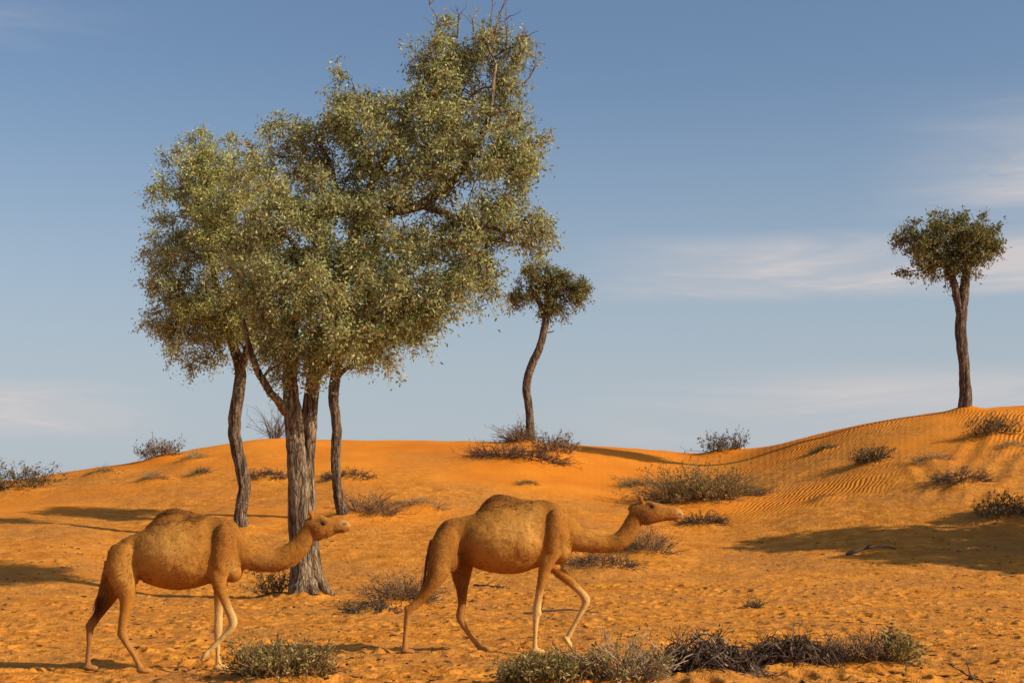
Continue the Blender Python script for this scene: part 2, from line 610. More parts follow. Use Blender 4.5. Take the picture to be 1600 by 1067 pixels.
# ------------------------------------------------------------------ plants: where they stand (needed for the sand hummocks)
# name, label, category, kind, column, base row, width px, height px, amount, depth or None
SHR = [
    ('desert_bush', 'big green-brown bush on the far left skyline', 'bush', 'leafy', 30, 770, 95, 46, 1.3, None),
    ('desert_bush', 'grey wispy bush on the skyline up the left slope', 'bush', 'wispy', 250, 719, 62, 32, 1.0, None),
    ('grass_tuft', 'flat dry tuft in a slanting line below the left skyline', 'grass tuft', 'grass', 163, 743, 62, 13, 0.9, None),
    ('grass_tuft', 'short pale tuft on bare sand between left skyline and tree shadows', 'grass tuft', 'straw', 240, 752, 48, 18, 0.9, None),
    ('grass_tuft', 'small tuft left of the leaning trunk, lower of two', 'grass tuft', 'grass', 312, 744, 44, 18, 0.9, None),
    ('grass_tuft', 'small tuft left of the leaning trunk, upper one near skyline', 'grass tuft', 'straw', 300, 720, 46, 16, 0.7, None),
    ('dead_bush', 'tall bare dead bush on the skyline behind the thick trunk', 'bush', 'dead', 428, 687, 46, 62, 1.0, 70),
    ('brushwood', 'low dark brushwood between the left trunk and the thick trunk', 'brushwood', 'brush', 418, 750, 62, 15, 0.9, None),
    ('brushwood', 'low dark brushwood behind the thin right trunk', 'brushwood', 'brush', 540, 752, 76, 17, 0.9, None),
    ('dry_shrub', 'dark tangled dry shrub at the foot of the thin trunk', 'shrub', 'twiggy', 582, 811, 88, 34, 1.3, None),
    ('grass_tuft', 'pale spreading tuft above the right camel\'s rump', 'grass tuft', 'straw', 655, 797, 92, 24, 1.2, None),
    ('dry_shrub', 'upright dry shrub left of the lone curved trunk', 'shrub', 'twiggy', 806, 694, 32, 30, 0.8, None),
    ('dry_shrub', 'rounded brown shrub right of the lone curved trunk', 'shrub', 'wispy', 868, 712, 62, 32, 1.1, None),
    ('brushwood', 'wide low brown brushwood spread in front of the lone curved trunk', 'brushwood', 'brush', 808, 724, 148, 22, 1.6, None),
    ('grass_tuft', 'tiny brown tuft on the smooth dune above the right camel\'s hump', 'grass tuft', 'grass', 825, 760, 38, 11, 0.8, None),
    ('desert_bush', 'compact dark green bush on the skyline in the dip', 'bush', 'leafy', 1132, 709, 62, 29, 1.0, None),
    ('grass_clump', 'large olive clump of scrub behind the right camel\'s head', 'scrub', 'scrub', 1085, 792, 150, 62, 2.2, None),
    ('grass_clump', 'smaller grass clump right of the large olive one', 'grass clump', 'grass', 1160, 781, 62, 46, 1.6, None),
    ('grass_clump', 'thin low grass clump left of the large olive one', 'grass clump', 'grass', 1008, 768, 84, 32, 1.4, None),
    ('dry_shrub', 'low dark shrub below the right end of the large olive clump', 'shrub', 'brush', 1098, 822, 64, 24, 1.0, None),
    ('dry_shrub', 'sprawling grey-green dry shrub under the right camel\'s neck and head', 'shrub', 'twiggy', 1012, 868, 88, 40, 1.3, None),
    ('brushwood', 'low dark brushwood below the right camel\'s neck', 'brushwood', 'brush', 938, 890, 110, 20, 1.2, None),
    ('grass_tuft', 'small round tuft on the right dune below its skyline', 'grass tuft', 'grass', 1285, 705, 32, 22, 0.9, None),
    ('desert_bush', 'dark bush with a long shadow midway up the right dune', 'bush', 'leafy', 1360, 725, 46, 28, 1.0, None),
    ('desert_bush', 'dark bush near the top right below the lone straight tree', 'bush', 'leafy', 1550, 684, 66, 33, 1.1, None),
    ('grass_tuft', 'brown dry tuft below the bush with the long shadow', 'grass tuft', 'straw', 1452, 725, 66, 24, 0.9, None),
    ('brushwood', 'brown tangle low on the right dune under the brown dry tuft', 'brushwood', 'brush', 1500, 757, 84, 22, 1.1, None),
    ('grass_tuft', 'faint brown tuft at the right edge of the dune face', 'grass tuft', 'straw', 1582, 700, 44, 15, 0.7, None),
    ('desert_bush', 'dark bush in the shade at the right edge', 'bush', 'leafy', 1566, 812, 90, 36, 1.2, None),
    ('dry_shrub', 'grey dry shrub on the ground behind the right camel\'s hind legs', 'shrub', 'twiggy', 622, 946, 112, 44, 1.4, None),
    ('brushwood', 'flat dark brushwood left of the grey dry shrub, by the camel\'s heels', 'brushwood', 'brush', 580, 962, 84, 14, 0.9, None),
    ('desert_plant', 'small leafy plant against the left side of the thick trunk base', 'plant', 'wispy', 425, 936, 44, 42, 0.6, None),
    ('desert_bush', 'bushy grey-green shrub in the foreground below the left camel', 'bush', 'scrub', 440, 1067, 155, 56, 1.3, None),
    ('grass_clump', 'olive green low scrub in the foreground under the right camel', 'scrub', 'scrub', 868, 1078, 180, 42, 1.5, None),
    ('grass_clump', 'wispy tall scrub between the olive scrub and the dead-branch heap', 'scrub', 'scrubby', 985, 1075, 96, 78, 1.2, None),
    ('branch_heap', 'heap of bleached dead branches in the foreground', 'branch heap', 'heap', 1098, 1062, 140, 58, 1.4, None),
    ('branch_heap', 'low dark heap of dead branches right of the bleached one', 'branch heap', 'heapdark', 1230, 1050, 130, 44, 1.4, None),
    ('dry_shrub', 'dark dry shrub in the foreground with a sunlit green right end', 'shrub', 'mixed', 1352, 1048, 150, 52, 1.6, None),
    ('desert_plant', 'tiny dark sprig alone on the open sand at right', 'plant', 'twiggy', 1179, 952, 18, 14, 0.4, None),
    ('grass_tuft', 'faint tuft at the foot of the right dune in the tree shade', 'grass tuft', 'grass', 1290, 782, 50, 9, 0.5, None),
]
SPOT = []
for s_ in SHR:
    Y_ = s_[9] or ground_at(s_[4], s_[5])
    SPOT.append(((s_[4] - CX) / F * Y_, Y_))
for s_, (x_, y_) in zip(SHR, SPOT):
    w_ = s_[6] / F * y_
    MOUNDS.append((x_, y_ + 0.1, max(0.35, w_ * 0.62), min(0.30, 0.05 + 0.10 * w_)))

# trees: foot positions
T_MAIN = (476, ground_at(476, 938))
T_LEFT = (377, ground_at(377, 831))
T_THIN = (537, ground_at(537, 812))
T_LONE = (828, 69.0)
T_STRAIGHT = (1508, 64.0)
for px_, Y_ in (T_MAIN, T_LEFT, T_THIN, T_LONE, T_STRAIGHT):
    MOUNDS.append(((px_ - CX) / F * Y_, Y_, 0.8, 0.2))

# ------------------------------------------------------------------ the sand sheet, from behind the camera to the horizon
CAMEL_Y = (17.35, 19.55)


def build_sand():
    u = np.concatenate([-np.geomspace(5, 0.445, 40), np.linspace(-0.44, 0.44, 840), np.geomspace(0.445, 5, 40)])
    Y = np.concatenate([np.linspace(-60, 12, 40), np.geomspace(12.5, 80, 900), np.geomspace(81, 3000, 90)])
    s = np.maximum(Y, 12)
    X = u[None, :] * s[:, None]
    YY = np.repeat(Y[:, None], len(u), 1)
    Z = H(X.ravel(), YY.ravel()).reshape(X.shape)
    # hoof prints: pits with a soft rim, along wandering trails and at random
    r = np.random.default_rng(3)
    pts = []
    for k in range(26):
        x, y, a = r.uniform(-9, 9), r.uniform(14, 42), r.uniform(-0.5, 0.5) + (np.pi if r.random() < 0.4 else 0)
        for q in range(60):
            a += r.normal() * 0.06
            x += 0.62 * np.cos(a)
            y += 0.62 * np.sin(a) * 0.6
            sd_ = 0.16 if q % 2 else -0.16
            pts.append((x - np.sin(a) * sd_, y + np.cos(a) * sd_))
    for yy_ in (CAMEL_Y[0] - 0.16, CAMEL_Y[0] + 0.16, CAMEL_Y[1] - 0.16, CAMEL_Y[1] + 0.16):
        x = -9.0 + r.uniform(0, .6)
        while x < (-4.3 if yy_ < 18.5 else -0.3):
            pts.append((x, yy_ + r.normal() * 0.05))
            x += r.uniform(0.55, 0.8)
    pts += list(zip(r.uniform(-9, 9, 1500), r.uniform(13.5, 36, 1500)))
    for (x, y) in pts:
        if not (13 < y < 46) or abs(x) > 0.42 * y:
            continue
        if calm(np.array([x]), np.array([y]))[0] > 0.5:
            continue
        rad, dep = r.uniform(0.09, 0.15), r.uniform(0.025, 0.055)
        j0, j1 = np.searchsorted(Y, [y - 3 * rad, y + 3 * rad])
        i0, i1 = np.searchsorted(u, [(x - 3 * rad) / y, (x + 3 * rad) / y])
        if j1 <= j0 or i1 <= i0:
            continue
        d = np.hypot(X[j0:j1, i0:i1] - x, YY[j0:j1, i0:i1] - y) / rad
        Z[j0:j1, i0:i1] += dep * (-np.exp(-(d ** 2) * 1.3) + 0.55 * np.exp(-((d - 1.35) ** 2) * 6))
    # two worn paths running down the right dune
    for (a, b) in (((1545, 668), (1452, 792)), ((1600, 690), (1512, 800)), ((1418, 712), (1480, 770))):
        ya, yb = ground_at(*a), ground_at(*b)
        A, B = np.array([(a[0] - CX) / F * ya, ya]), np.array([(b[0] - CX) / F * yb, yb])
        sel = np.nonzero((YY > min(ya, yb) - 2) & (YY < max(ya, yb) + 2) & (X > min(A[0], B[0]) - 2) & (X < max(A[0], B[0]) + 2))
        q = np.stack([X[sel], YY[sel]], 1)
        d = (B - A) / np.linalg.norm(B - A)
        tq = (q - A) @ d
        off = (q - A) @ np.array([-d[1], d[0]]) + 0.25 * pnoise(tq * 0.35, tq * 0 + a[0])
        w_ = sstep(0, 1.5, tq) * sstep(0, 1.5, np.linalg.norm(B - A) - tq)
        Z[sel] += w_ * (-0.045 * np.exp(-(off / 0.22) ** 2) + 0.02 * np.exp(-((np.abs(off) - 0.42) / 0.15) ** 2))
    n, m = X.shape
    mb = MB()
    idx = np.arange(n * m).reshape(n, m)
    f = np.stack([idx[:-1, :-1], idx[:-1, 1:], idx[1:, 1:], idx[1:, :-1]], -1).reshape(-1, 4)
    mb.add(np.stack([X, YY, Z], -1), f)
    o = mb.build('sand_ground', M_SAND)
    me = o.data
    c = calm(X.ravel(), YY.ravel())
    px = CX + F * X.ravel() / s.repeat(m)
    yy = YY.ravel()
    rp = sstep(0.0, 0.45, fbm(X.ravel() * 0.16 + 30, yy * 0.12 + 7, 2) + 0.25 * sstep(1150, 1300, px)) * c * sstep(44, 50, yy)
    rp = rp * (0.35 + 0.65 * sstep(1100, 1250, px))
    for nm, val in (('calm', c), ('ripple', rp)):
        a = me.attributes.new(nm, 'FLOAT', 'POINT')
        a.data.foreach_set('value', val.astype(np.float32))
    tag(o, 'orange desert sand and dunes', 'ground', kind='structure')
    return o


build_sand()

# ------------------------------------------------------------------ trees


def limb_mesh(mb, pts, rad, sides, mat=0, rough=0.0, seed=0):
    """one tapering limb along pts with lumpy bark relief"""
    pts = np.asarray(pts, float)
    v, f = tubes(pts[None], np.asarray(rad, float)[None], sides)
    if rough:
        k = len(pts)
        vv = v.reshape(k, sides, 3)
        c = pts[:, None]
        th = np.arange(sides) / sides
        L = np.concatenate([[0], np.cumsum(np.linalg.norm(np.diff(pts, axis=0), axis=1))])
        r0 = np.random.default_rng(seed)
        ph = r0.uniform(0, 50)
        g = pnoise(np.cos(th * 2 * np.pi)[None] * 2.2 + ph + L[:, None] * 0.25, np.sin(th * 2 * np.pi)[None] * 2.2 + L[:, None] * 0.45)
        g2 = pnoise(np.cos(th * 2 * np.pi)[None] * 5 + ph, np.sin(th * 2 * np.pi)[None] * 5 + L[:, None] * 0.9 + ph)
        vv = c + (vv - c) * (1 + rough * (g * 1.1 + g2 * 0.8))[..., None]
        v = vv.reshape(-1, 3)
    mb.add(v, f, mat)


def tree(name, label, foot, limbs, blobs, nclump, leaf_mat, bark, leaf_L, per, seed, group=None, twig_len=0.5, clump_spread=0.22,
         bare=None, depth_k=0.7, flare=1.0):
    """limbs: lists of (px, row, depth offset, radius px); blobs: (px, row, rx, ry, depth offset, weight)"""
    rg = np.random.default_rng(seed)
    fx, fY = foot
    S = F / fY
    base = np.array([(fx - CX) / F * fY, fY, h1((fx - CX) / F * fY, fY)])
    root = empty(name, base)
    tag(root, label, 'tree', group)
    wood = MB()
    npos, nrad, npar, nfix = [], [], [], []
    for li, L in enumerate(limbs):
        p = np.array([[*P3(a, b, fY + d), r / S] for a, b, d, r in L])
        if li == 0:
            p[0, :3] = base - [0, 0, 0.12]
            p[0, 3] *= 1.25
        q = smooth_path(p, max(8, len(L) * 9))
        q[:, 3] = np.maximum(q[:, 3], 0.012)
        w = np.cumsum(rg.normal(size=(len(q), 3)) * 0.008, axis=0)
        w[:, :] -= np.linspace(0, 1, len(q))[:, None] * w[-1]
        q[:, :3] += w
        big = q[0, 3] > 0.12
        limb_mesh(wood, q[:, :3], q[:, 3], 28 if big else 14, 0, 0.20 if big else 0.14, seed + li)
        if li == 0 and big and flare > 0:                       # root flare
            for k in range(5):
                a = k * 1.26 + rg.uniform(-0.3, 0.5)
                d = np.array([np.cos(a), np.sin(a), 0]) * rg.uniform(0.75, 1.25)
                r0 = q[3, 3] * rg.uniform(0.75, 1.1)
                rp = np.array([base + d * r0 * 0.30 + [0, 0, r0 * 3.0], base + d * r0 * 0.58 + [0, 0, r0 * 1.1],
                               base + d * r0 * 0.95 + [0, 0, r0 * 0.3], base + d * r0 * 1.45 - [0, 0, r0 * 0.3]])
                limb_mesh(wood, smooth_path(rp, 10), np.linspace(r0 * 0.5, r0 * 0.2, 10), 10, 0, 0.15, seed + 50 + k)
        start = len(npos)
        for k in range(len(q)):
            npos.append(q[k, :3])
            nrad.append(q[k, 3])
            npar.append(start + k - 1 if k else -1)
            nfix.append(True)
    # clump centres in the crown's blobs, more towards their outside
    bl = np.array(blobs, float)
    wts = bl[:, 5] * bl[:, 2] * bl[:, 3]
    wts /= wts.sum()
    pick = rg.choice(len(bl), nclump, p=wts)
    dirs = unit(rg.normal(size=(nclump, 3)))
    rr = rg.uniform(0, 1, nclump) ** (1 / 2.6)
    C = np.empty((nclump, 3))
    for k in range(nclump):
        b = bl[pick[k]]
        c = P3(b[0], b[1], fY + b[4])
        rd = min(b[2], b[3]) / S * depth_k + 0.15 * max(b[2], b[3]) / S
        C[k] = c + dirs[k] * rr[k] * np.array([b[2] / S, rd, b[3] / S])
    tips = np.array(npos)
    order = np.argsort(np.min(np.linalg.norm(C[:, None] - tips[None, ::2], axis=2), axis=1))
    npos_a = list(npos)
    chains = []
    lo = min(b[1] + b[3] for b in blobs)
    zmin_attach = CH - (max(b[1] + b[3] for b in blobs) + 25 - HY) / F * fY
    for k in order:
        A = np.array(npos_a)
        d = np.linalg.norm(A - C[k], axis=1)
        cost = d + 0.9 * np.maximum(0, A[:, 2] - C[k, 2]) + 4.0 * np.maximum(0, zmin_attach - A[:, 2])
        a = int(np.argmin(cost))
        dist = d[a]
        n = int(np.clip(dist / 0.22, 2, 14))
        t = np.linspace(0, 1, n + 1)[1:]
        side = rg.normal(size=3) * 0.16 * dist
        up = np.array([0, 0, 0.16 * dist])
        path = A[a] + (C[k] - A[a]) * t[:, None] + np.sin(np.pi * t)[:, None] * (side + up) + rg.normal(size=(n, 3)) * 0.025
        path[-1] = C[k]
        s0 = len(npos_a)
        for q in range(n):
            npos_a.append(path[q])
            npar.append(a if q == 0 else s0 + q - 1)
            nrad.append(0.0)
            nfix.append(False)
        chains.append((a, s0, n))
    cnt = np.zeros(len(npos_a))
    for a, s0, n in chains:
        cnt[s0 + n - 1] += 1
    for i in range(len(npos_a) - 1, -1, -1):
        if npar[i] >= 0:
            cnt[npar[i]] += cnt[i]
    A = np.array(npos_a)
    for a, s0, n in chains:
        r = 0.0085 * np.maximum(cnt[s0:s0 + n], 1) ** 0.52
        r0 = min(r[0] * 1.15, nrad[a] * 0.8 if nfix[a] else r[0] * 1.15)
        r = np.minimum(r, max(r0, 0.01))
        pts = np.vstack([A[a], A[s0:s0 + n]])
        limb_mesh(wood, pts, np.concatenate([[r0], r]), 5 if r0 < 0.04 else 8)
    # twiglets and leaves
    m = 8
    tip_dir = np.array([unit(A[s0 + n - 1] - (A[s0 + n - 2] if n > 1 else A[a])) for a, s0, n in chains])
    ends = np.array([A[s0 + n - 1] for a, s0, n in chains])
    E = np.repeat(ends, m, 0)
    D = unit(np.repeat(tip_dir, m, 0) * 0.45 + unit(rg.normal(size=E.shape)) * 1.0 + np.array([0, 0, 0.1]))
    TL = twig_len * rg.uniform(0.45, 1.15, len(E))
    tt = np.linspace(0, 1, 5)
    droop = rg.uniform(0.05, 0.5, len(E))
    TP = E[:, None] + D[:, None] * (TL[:, None] * tt)[..., None]
    TP[:, :, 2] -= (droop * TL)[:, None] * tt ** 2
    crown = MB()
    v, f = tubes(TP, np.linspace(0.008, 0.003, 5)[None].repeat(len(E), 0), 3)
    crown.add(v, f, 1)
    nl = max(1, per // m)
    ti = np.repeat(np.arange(len(E)), nl)
    u = rg.uniform(0.1, 1.05, len(ti))
    seg = np.clip(u, 0, 0.999) * 4
    s0 = seg.astype(int)
    fr = (seg - s0)[:, None]
    lb = TP[ti, s0] * (1 - fr) + TP[ti, s0 + 1] * fr + rg.normal(size=(len(ti), 3)) * clump_spread * 0.35
    ld = unit(D[ti] * 0.5 + rg.normal(size=(len(ti), 3)) * 0.75 + np.array([0, 0, -0.25]))
    LL = leaf_L * rg.uniform(0.6, 1.35, len(ti))
    v, f = diamonds(lb, ld, LL, LL * rg.uniform(0.32, 0.5, len(ti)), rg)
    crown.add(v, f, 0)
    wood.build('trunk', bark, root, True, base)
    crown.build('crown', [leaf_mat, M_TWIG], root, False, base)
    if bare:
        bw = MB()
        for (a, b, c, d, dy) in bare:
            p0, p1 = P3(a, b, fY + dy), P3(c, d, fY + dy + rg.uniform(-.3, .3))
            n = 9
            t = np.linspace(0, 1, n)[:, None]
            pts = p0 + (p1 - p0) * t + np.cumsum(rg.normal(size=(n, 3)) * 0.035, 0) * t
            bw.add(*tubes(pts[None], np.linspace(0.022, 0.006, n)[None], 4))
            for q in range(5):
                k = rg.integers(2, n - 1)
                dd = unit(unit(p1 - p0) + rg.normal(size=3) * 0.6)
                L2 = rg.uniform(0.2, 0.55)
                tw = pts[k] + dd * L2 * np.linspace(0, 1, 5)[:, None] + rg.normal(size=(5, 3)) * 0.015
                tw[0] = pts[k]
                bw.add(*tubes(tw[None], np.linspace(0.010, 0.004, 5)[None], 3))
        bw.build('bare_twigs', M_TWIG, root, True, base)
    return root


# the big double-stemmed tree: two stems, the right one going on into a heavy limb that leans right
tree('ghaf_tree', 'huge tree with a thick forked trunk, its crown leaning right, bare twigs on top', T_MAIN,
     [[(476, 938, 0, 22), (471, 895, 0, 19.5), (466, 830, 0, 18), (462, 740, 0, 16.5), (457, 650, 0, 13.5), (452, 590, 0, 11), (455, 520, 0, 9), (470, 440, 0, 6)],
      [(476, 905, .1, 12), (481, 830, .15, 11.5), (486, 740, .2, 11), (487, 660, .2, 12), (493, 590, .2, 11), (512, 500, .2, 11), (538, 420, .2, 11), (562, 362, .2, 10),
       (605, 335, .2, 9), (660, 322, .1, 8), (720, 270, 0, 6), (760, 190, 0, 4), (775, 100, 0, 2)],
      [(548, 400, .2, 9), (575, 310, .6, 8), (615, 220, .9, 6), (660, 130, 1.0, 4)],
      [(457, 655, 0, 8), (435, 630, -.3, 6.5), (412, 598, -.5, 6), (390, 555, -.6, 5), (380, 500, -.6, 3)],
      [(660, 322, .1, 6), (720, 345, -.5, 5), (780, 360, -.8, 3)],
      [(487, 600, .2, 7), (540, 540, -.8, 5), (590, 490, -1.2, 3)],
      [(455, 560, 0, 7), (440, 480, -.9, 5), (450, 420, -1.2, 3)]],
     [(700, 170, 115, 95, 0.6, .72), (620, 235, 110, 110, 0.2, .75), (745, 260, 108, 110, 0.0, .72), (560, 160, 55, 50, 0.8, .8), (715, 95, 70, 55, 0.6, 0.9),
      (800, 95, 38, 55, .6, .6), (760, 78, 45, 38, .6, .7), (845, 370, 16, 30, 0, .5), (760, 420, 40, 35, -.3, .5), (808, 235, 46, 65, 0, 1.0), (500, 250, 85, 75, 0.4, 0.9), (460, 215, 45, 40, .5, .8), (690, 380, 120, 60, -0.4, 0.75), (640, 440, 110, 75, -0.7, 0.8), (800, 345, 65, 45, -0.3, 1.0),
      (500, 470, 105, 85, -1.3, 1.2), (440, 400, 80, 100, -1.0, 1.1), (590, 500, 75, 60, -1.0, 0.9), (450, 535, 80, 58, -0.8, 1.1), (730, 430, 50, 40, -.4, .5), (655, 515, 40, 35, -.6, .45), (480, 330, 70, 60, -.6, .9), (575, 345, 60, 50, -1.1, .85), (590, 420, 70, 45, -1.0, .8), (405, 265, 40, 50, 0.0, .7)],
     600, M_LEAF_G, M_BARK, 0.086, 216, 21, twig_len=0.46, bare=[(690, 60, 682, 4, .6), (714, 60, 712, -6, .6), (765, 85, 770, -4, .6), (768, 80, 790, 0, .5), (772, 90, 808, 62, .5), (790, 75, 800, 15, .5), (820, 130, 838, 100, .4), (805, 60, 832, 40, .4), (740, 50, 735, 8, .5)])

tree('ghaf_tree', 'tall tree at left with a single slim wavy trunk and dense rounded crown', T_LEFT,
     [[(377, 834, 0, 10.5), (377, 800, 0, 10), (381, 750, 0, 10), (370, 700, 0, 9.5), (366, 660, 0, 9.5), (373, 610, 0, 9.5), (374, 575, 0, 8.5), (362, 530, 0, 8), (340, 460, 0, 6), (325, 380, 0, 4), (330, 300, 0, 2)],
      [(373, 585, 0, 7), (395, 520, -.5, 5), (400, 440, -.6, 3)],
      [(360, 525, 0, 5), (300, 480, -.3, 4), (260, 430, -.3, 2.5)]],
     [(330, 270, 80, 62, -0.2, 1.0), (300, 340, 70, 75, -.4, 1.0), (370, 330, 80, 80, -.9, 1.1), (285, 430, 62, 75, -.2, .95), (350, 430, 90, 90, -.9, 1.15), (330, 520, 85, 62, -.3, 1.15), (400, 500, 60, 60, -.5, .8), (268, 490, 45, 50, 0, .9), (245, 400, 22, 90, 0, .4)],
     350, M_LEAF_Y, M_BARK2, 0.092, 224, 22, flare=0)

tree('ghaf_tree', 'thin leaning tree just right of the thick trunk, its small crown merging above', T_THIN,
     [[(537, 814, 0, 8), (530, 775, 0, 7.5), (525, 720, 0, 7.5), (527, 670, 0, 7.5), (522, 610, 0, 8), (526, 570, 0, 6.5), (545, 530, 0, 5), (570, 480, 0, 3)],
      [(526, 590, 0, 4), (560, 560, 0, 3), (600, 535, 0, 2)]],
     [(560, 540, 60, 50, 0, 1), (600, 500, 60, 55, 0, 1), (520, 530, 45, 45, 0, .8), (640, 500, 40, 40, 0, .55)],
     115, M_LEAF_G, M_BARK2, 0.092, 200, 23, flare=0)

tree('ghaf_tree', 'lone small tree on the skyline with an s-curved trunk and flat crown', T_LONE,
     [[(828, 692, 0, 7), (827, 655, 0, 6.3), (822, 610, 0, 6.3), (829, 575, 0, 6.3), (842, 540, 0, 6.0), (850, 505, 0, 5.6), (853, 485, 0, 6.5), (866, 462, 0, 4), (885, 440, 0, 2)],
      [(852, 492, 0, 5), (838, 466, 0, 4), (828, 445, 0, 2)], [(853, 488, 0, 4.5), (856, 455, 0, 3.5), (852, 425, 0, 2)], [(850, 524, 0, 1.4), (858, 520, .1, 1.1), (866, 517, .1, .7)]],
     [(848, 438, 34, 22, 0, 1), (888, 455, 34, 20, 0, .9), (816, 462, 24, 16, 0, .8), (838, 420, 24, 12, 0, .8), (862, 482, 22, 14, 0, .75), (916, 448, 20, 10, 0, .8), (880, 428, 20, 10, 0, .7)],
     105, M_LEAF_D, M_BARK2, 0.13, 112, 24, twig_len=0.5, flare=0)

tree('ghaf_tree', 'lone tree on the right dune crest with a straight trunk forking in two', T_STRAIGHT,
     [[(1508, 645, 0, 8.5), (1508, 600, 0, 8.3), (1505, 560, 0, 8.3), (1501, 520, 0, 8.8), (1503, 485, 0, 8), (1508, 455, 0, 7.5), (1510, 430, 0, 6.5), (1520, 395, 0, 4), (1535, 360, 0, 2)],
      [(1502, 500, 0, 7), (1495, 470, 0, 6), (1490, 440, 0, 5.5), (1470, 405, 0, 4), (1445, 375, 0, 2.5)]],
     [(1480, 375, 70, 42, 0, 1), (1440, 395, 42, 40, 0, .9), (1525, 375, 42, 38, 0, .85), (1490, 415, 52, 24, 0, .8), (1480, 345, 40, 16, 0, .7), (1548, 370, 24, 22, 0, .45), (1425, 362, 26, 16, 0, .6)],
     165, M_LEAF_D, M_BARK2, 0.14, 104, 25, twig_len=0.5, flare=0)

# two more trees stand to the right of the view; their shade falls across the sand
for k_, (tx, tY, sd_) in enumerate(((20.0, 40.5, 31), (25.5, 41.5, 32), (22.5, 36.8, 33))):
    c_ = CX + F * tx / tY
    g_ = HY - (h1(tx, tY) - CH) * F / tY
    s_ = F / tY
    tree('ghaf_tree', ['broad tree out of view to the right, nearest the dunes', 'broad tree out of view to the right, middle one', 'broad tree out of view to the right, farthest out'][k_], (c_, tY),
         [[(c_, g_, 0, 16), (c_ + 4, g_ - 1.5 * s_, 0, 14), (c_ - 4, g_ - 3.2 * s_, 0, 11), (c_ + 8, g_ - 5 * s_, 0, 6), (c_ + 2, g_ - 7 * s_, 0, 3)]],
         [(c_, g_ - 4.6 * s_, 3.0 * s_, 1.5 * s_, 0, 1), (c_ - 0.6 * s_, g_ - 6.4 * s_, 2.4 * s_, 1.3 * s_, .5, 1), (c_ + 1.2 * s_, g_ - 3.8 * s_, 2.2 * s_, 1.0 * s_, -.5, 1)],
         220, M_LEAF_G, M_BARK2, 0.22, 120, sd_)

# ------------------------------------------------------------------ shrubs, grass and dead wood


def curves(n, base, spread, length, up, rg, K=6, curl=0.5, wob=0.05):
    """n bent stems rising from discs round base"""
    a = rg.uniform(0, 2 * np.pi, n)
    r = np.sqrt(rg.uniform(0, 1, n))
    off = np.stack([np.cos(a) * r * spread[0], np.sin(a) * r * spread[1], np.zeros(n)], 1)
    B = base + off
    B[:, 2] = H(B[:, 0], B[:, 1]) - 0.02
    out = np.stack([off[:, 0] / max(spread[0], .01), off[:, 1] / max(spread[1], .01), np.zeros(n)], 1)
    D = unit(out * 0.8 + rg.normal(size=(n, 3)) * 0.45 + np.array([0, 0, up]))
    D[:, 2] = np.abs(D[:, 2])
    L = length * rg.uniform(0.45, 1.1, n)
    t = np.linspace(0, 1, K)
    Pth = B[:, None] + D[:, None] * (L[:, None] * t)[..., None]
    bend = unit(rg.normal(size=(n, 3)) + out * 0.8) * (L * curl)[:, None]
    Pth = Pth + bend[:, None] * (t ** 2)[None, :, None] * np.array([1, 1, 0.3])
    Pth[:, :, 2] -= (L * curl * 0.35)[:, None] * t ** 2
    Pth += np.cumsum(rg.normal(size=Pth.shape) * wob * length, axis=1) * t[None, :, None] * 0.6
    return Pth, L


def side_twigs(Pth, m, length, rg, K=4):
    n, k, _ = Pth.shape
    i = np.repeat(np.arange(n), m)
    j = rg.integers(1, k, len(i))
    p0 = Pth[i, j]
    d = unit(unit(Pth[i, j] - Pth[i, j - 1]) * 0.8 + rg.normal(size=(len(i), 3)) * 0.6)
    L = length * rg.uniform(0.4, 1.1, len(i))
    t = np.linspace(0, 1, K)
    T = p0[:, None] + d[:, None] * (L[:, None] * t)[..., None]
    T += rg.normal(size=T.shape) * 0.03 * length * t[None, :, None]
    return T, d


def taper(n, k, a, b, rg):
    return np.linspace(a, b, k)[None] * rg.uniform(0.6, 1.3, n)[:, None]


def leaves_on(T, d, m, L, rg, w=0.45, jit=0.02):
    i = np.repeat(np.arange(len(T)), m)
    j = rg.integers(1, T.shape[1], len(i))
    b = T[i, j] + rg.normal(size=(len(i), 3)) * jit
    dd = unit(d[i] * 0.5 + rg.normal(size=b.shape) * 0.7 + [0, 0, 0.15])
    LL = L * rg.uniform(0.6, 1.4, len(i))
    return diamonds(b, dd, LL, LL * w, rg)


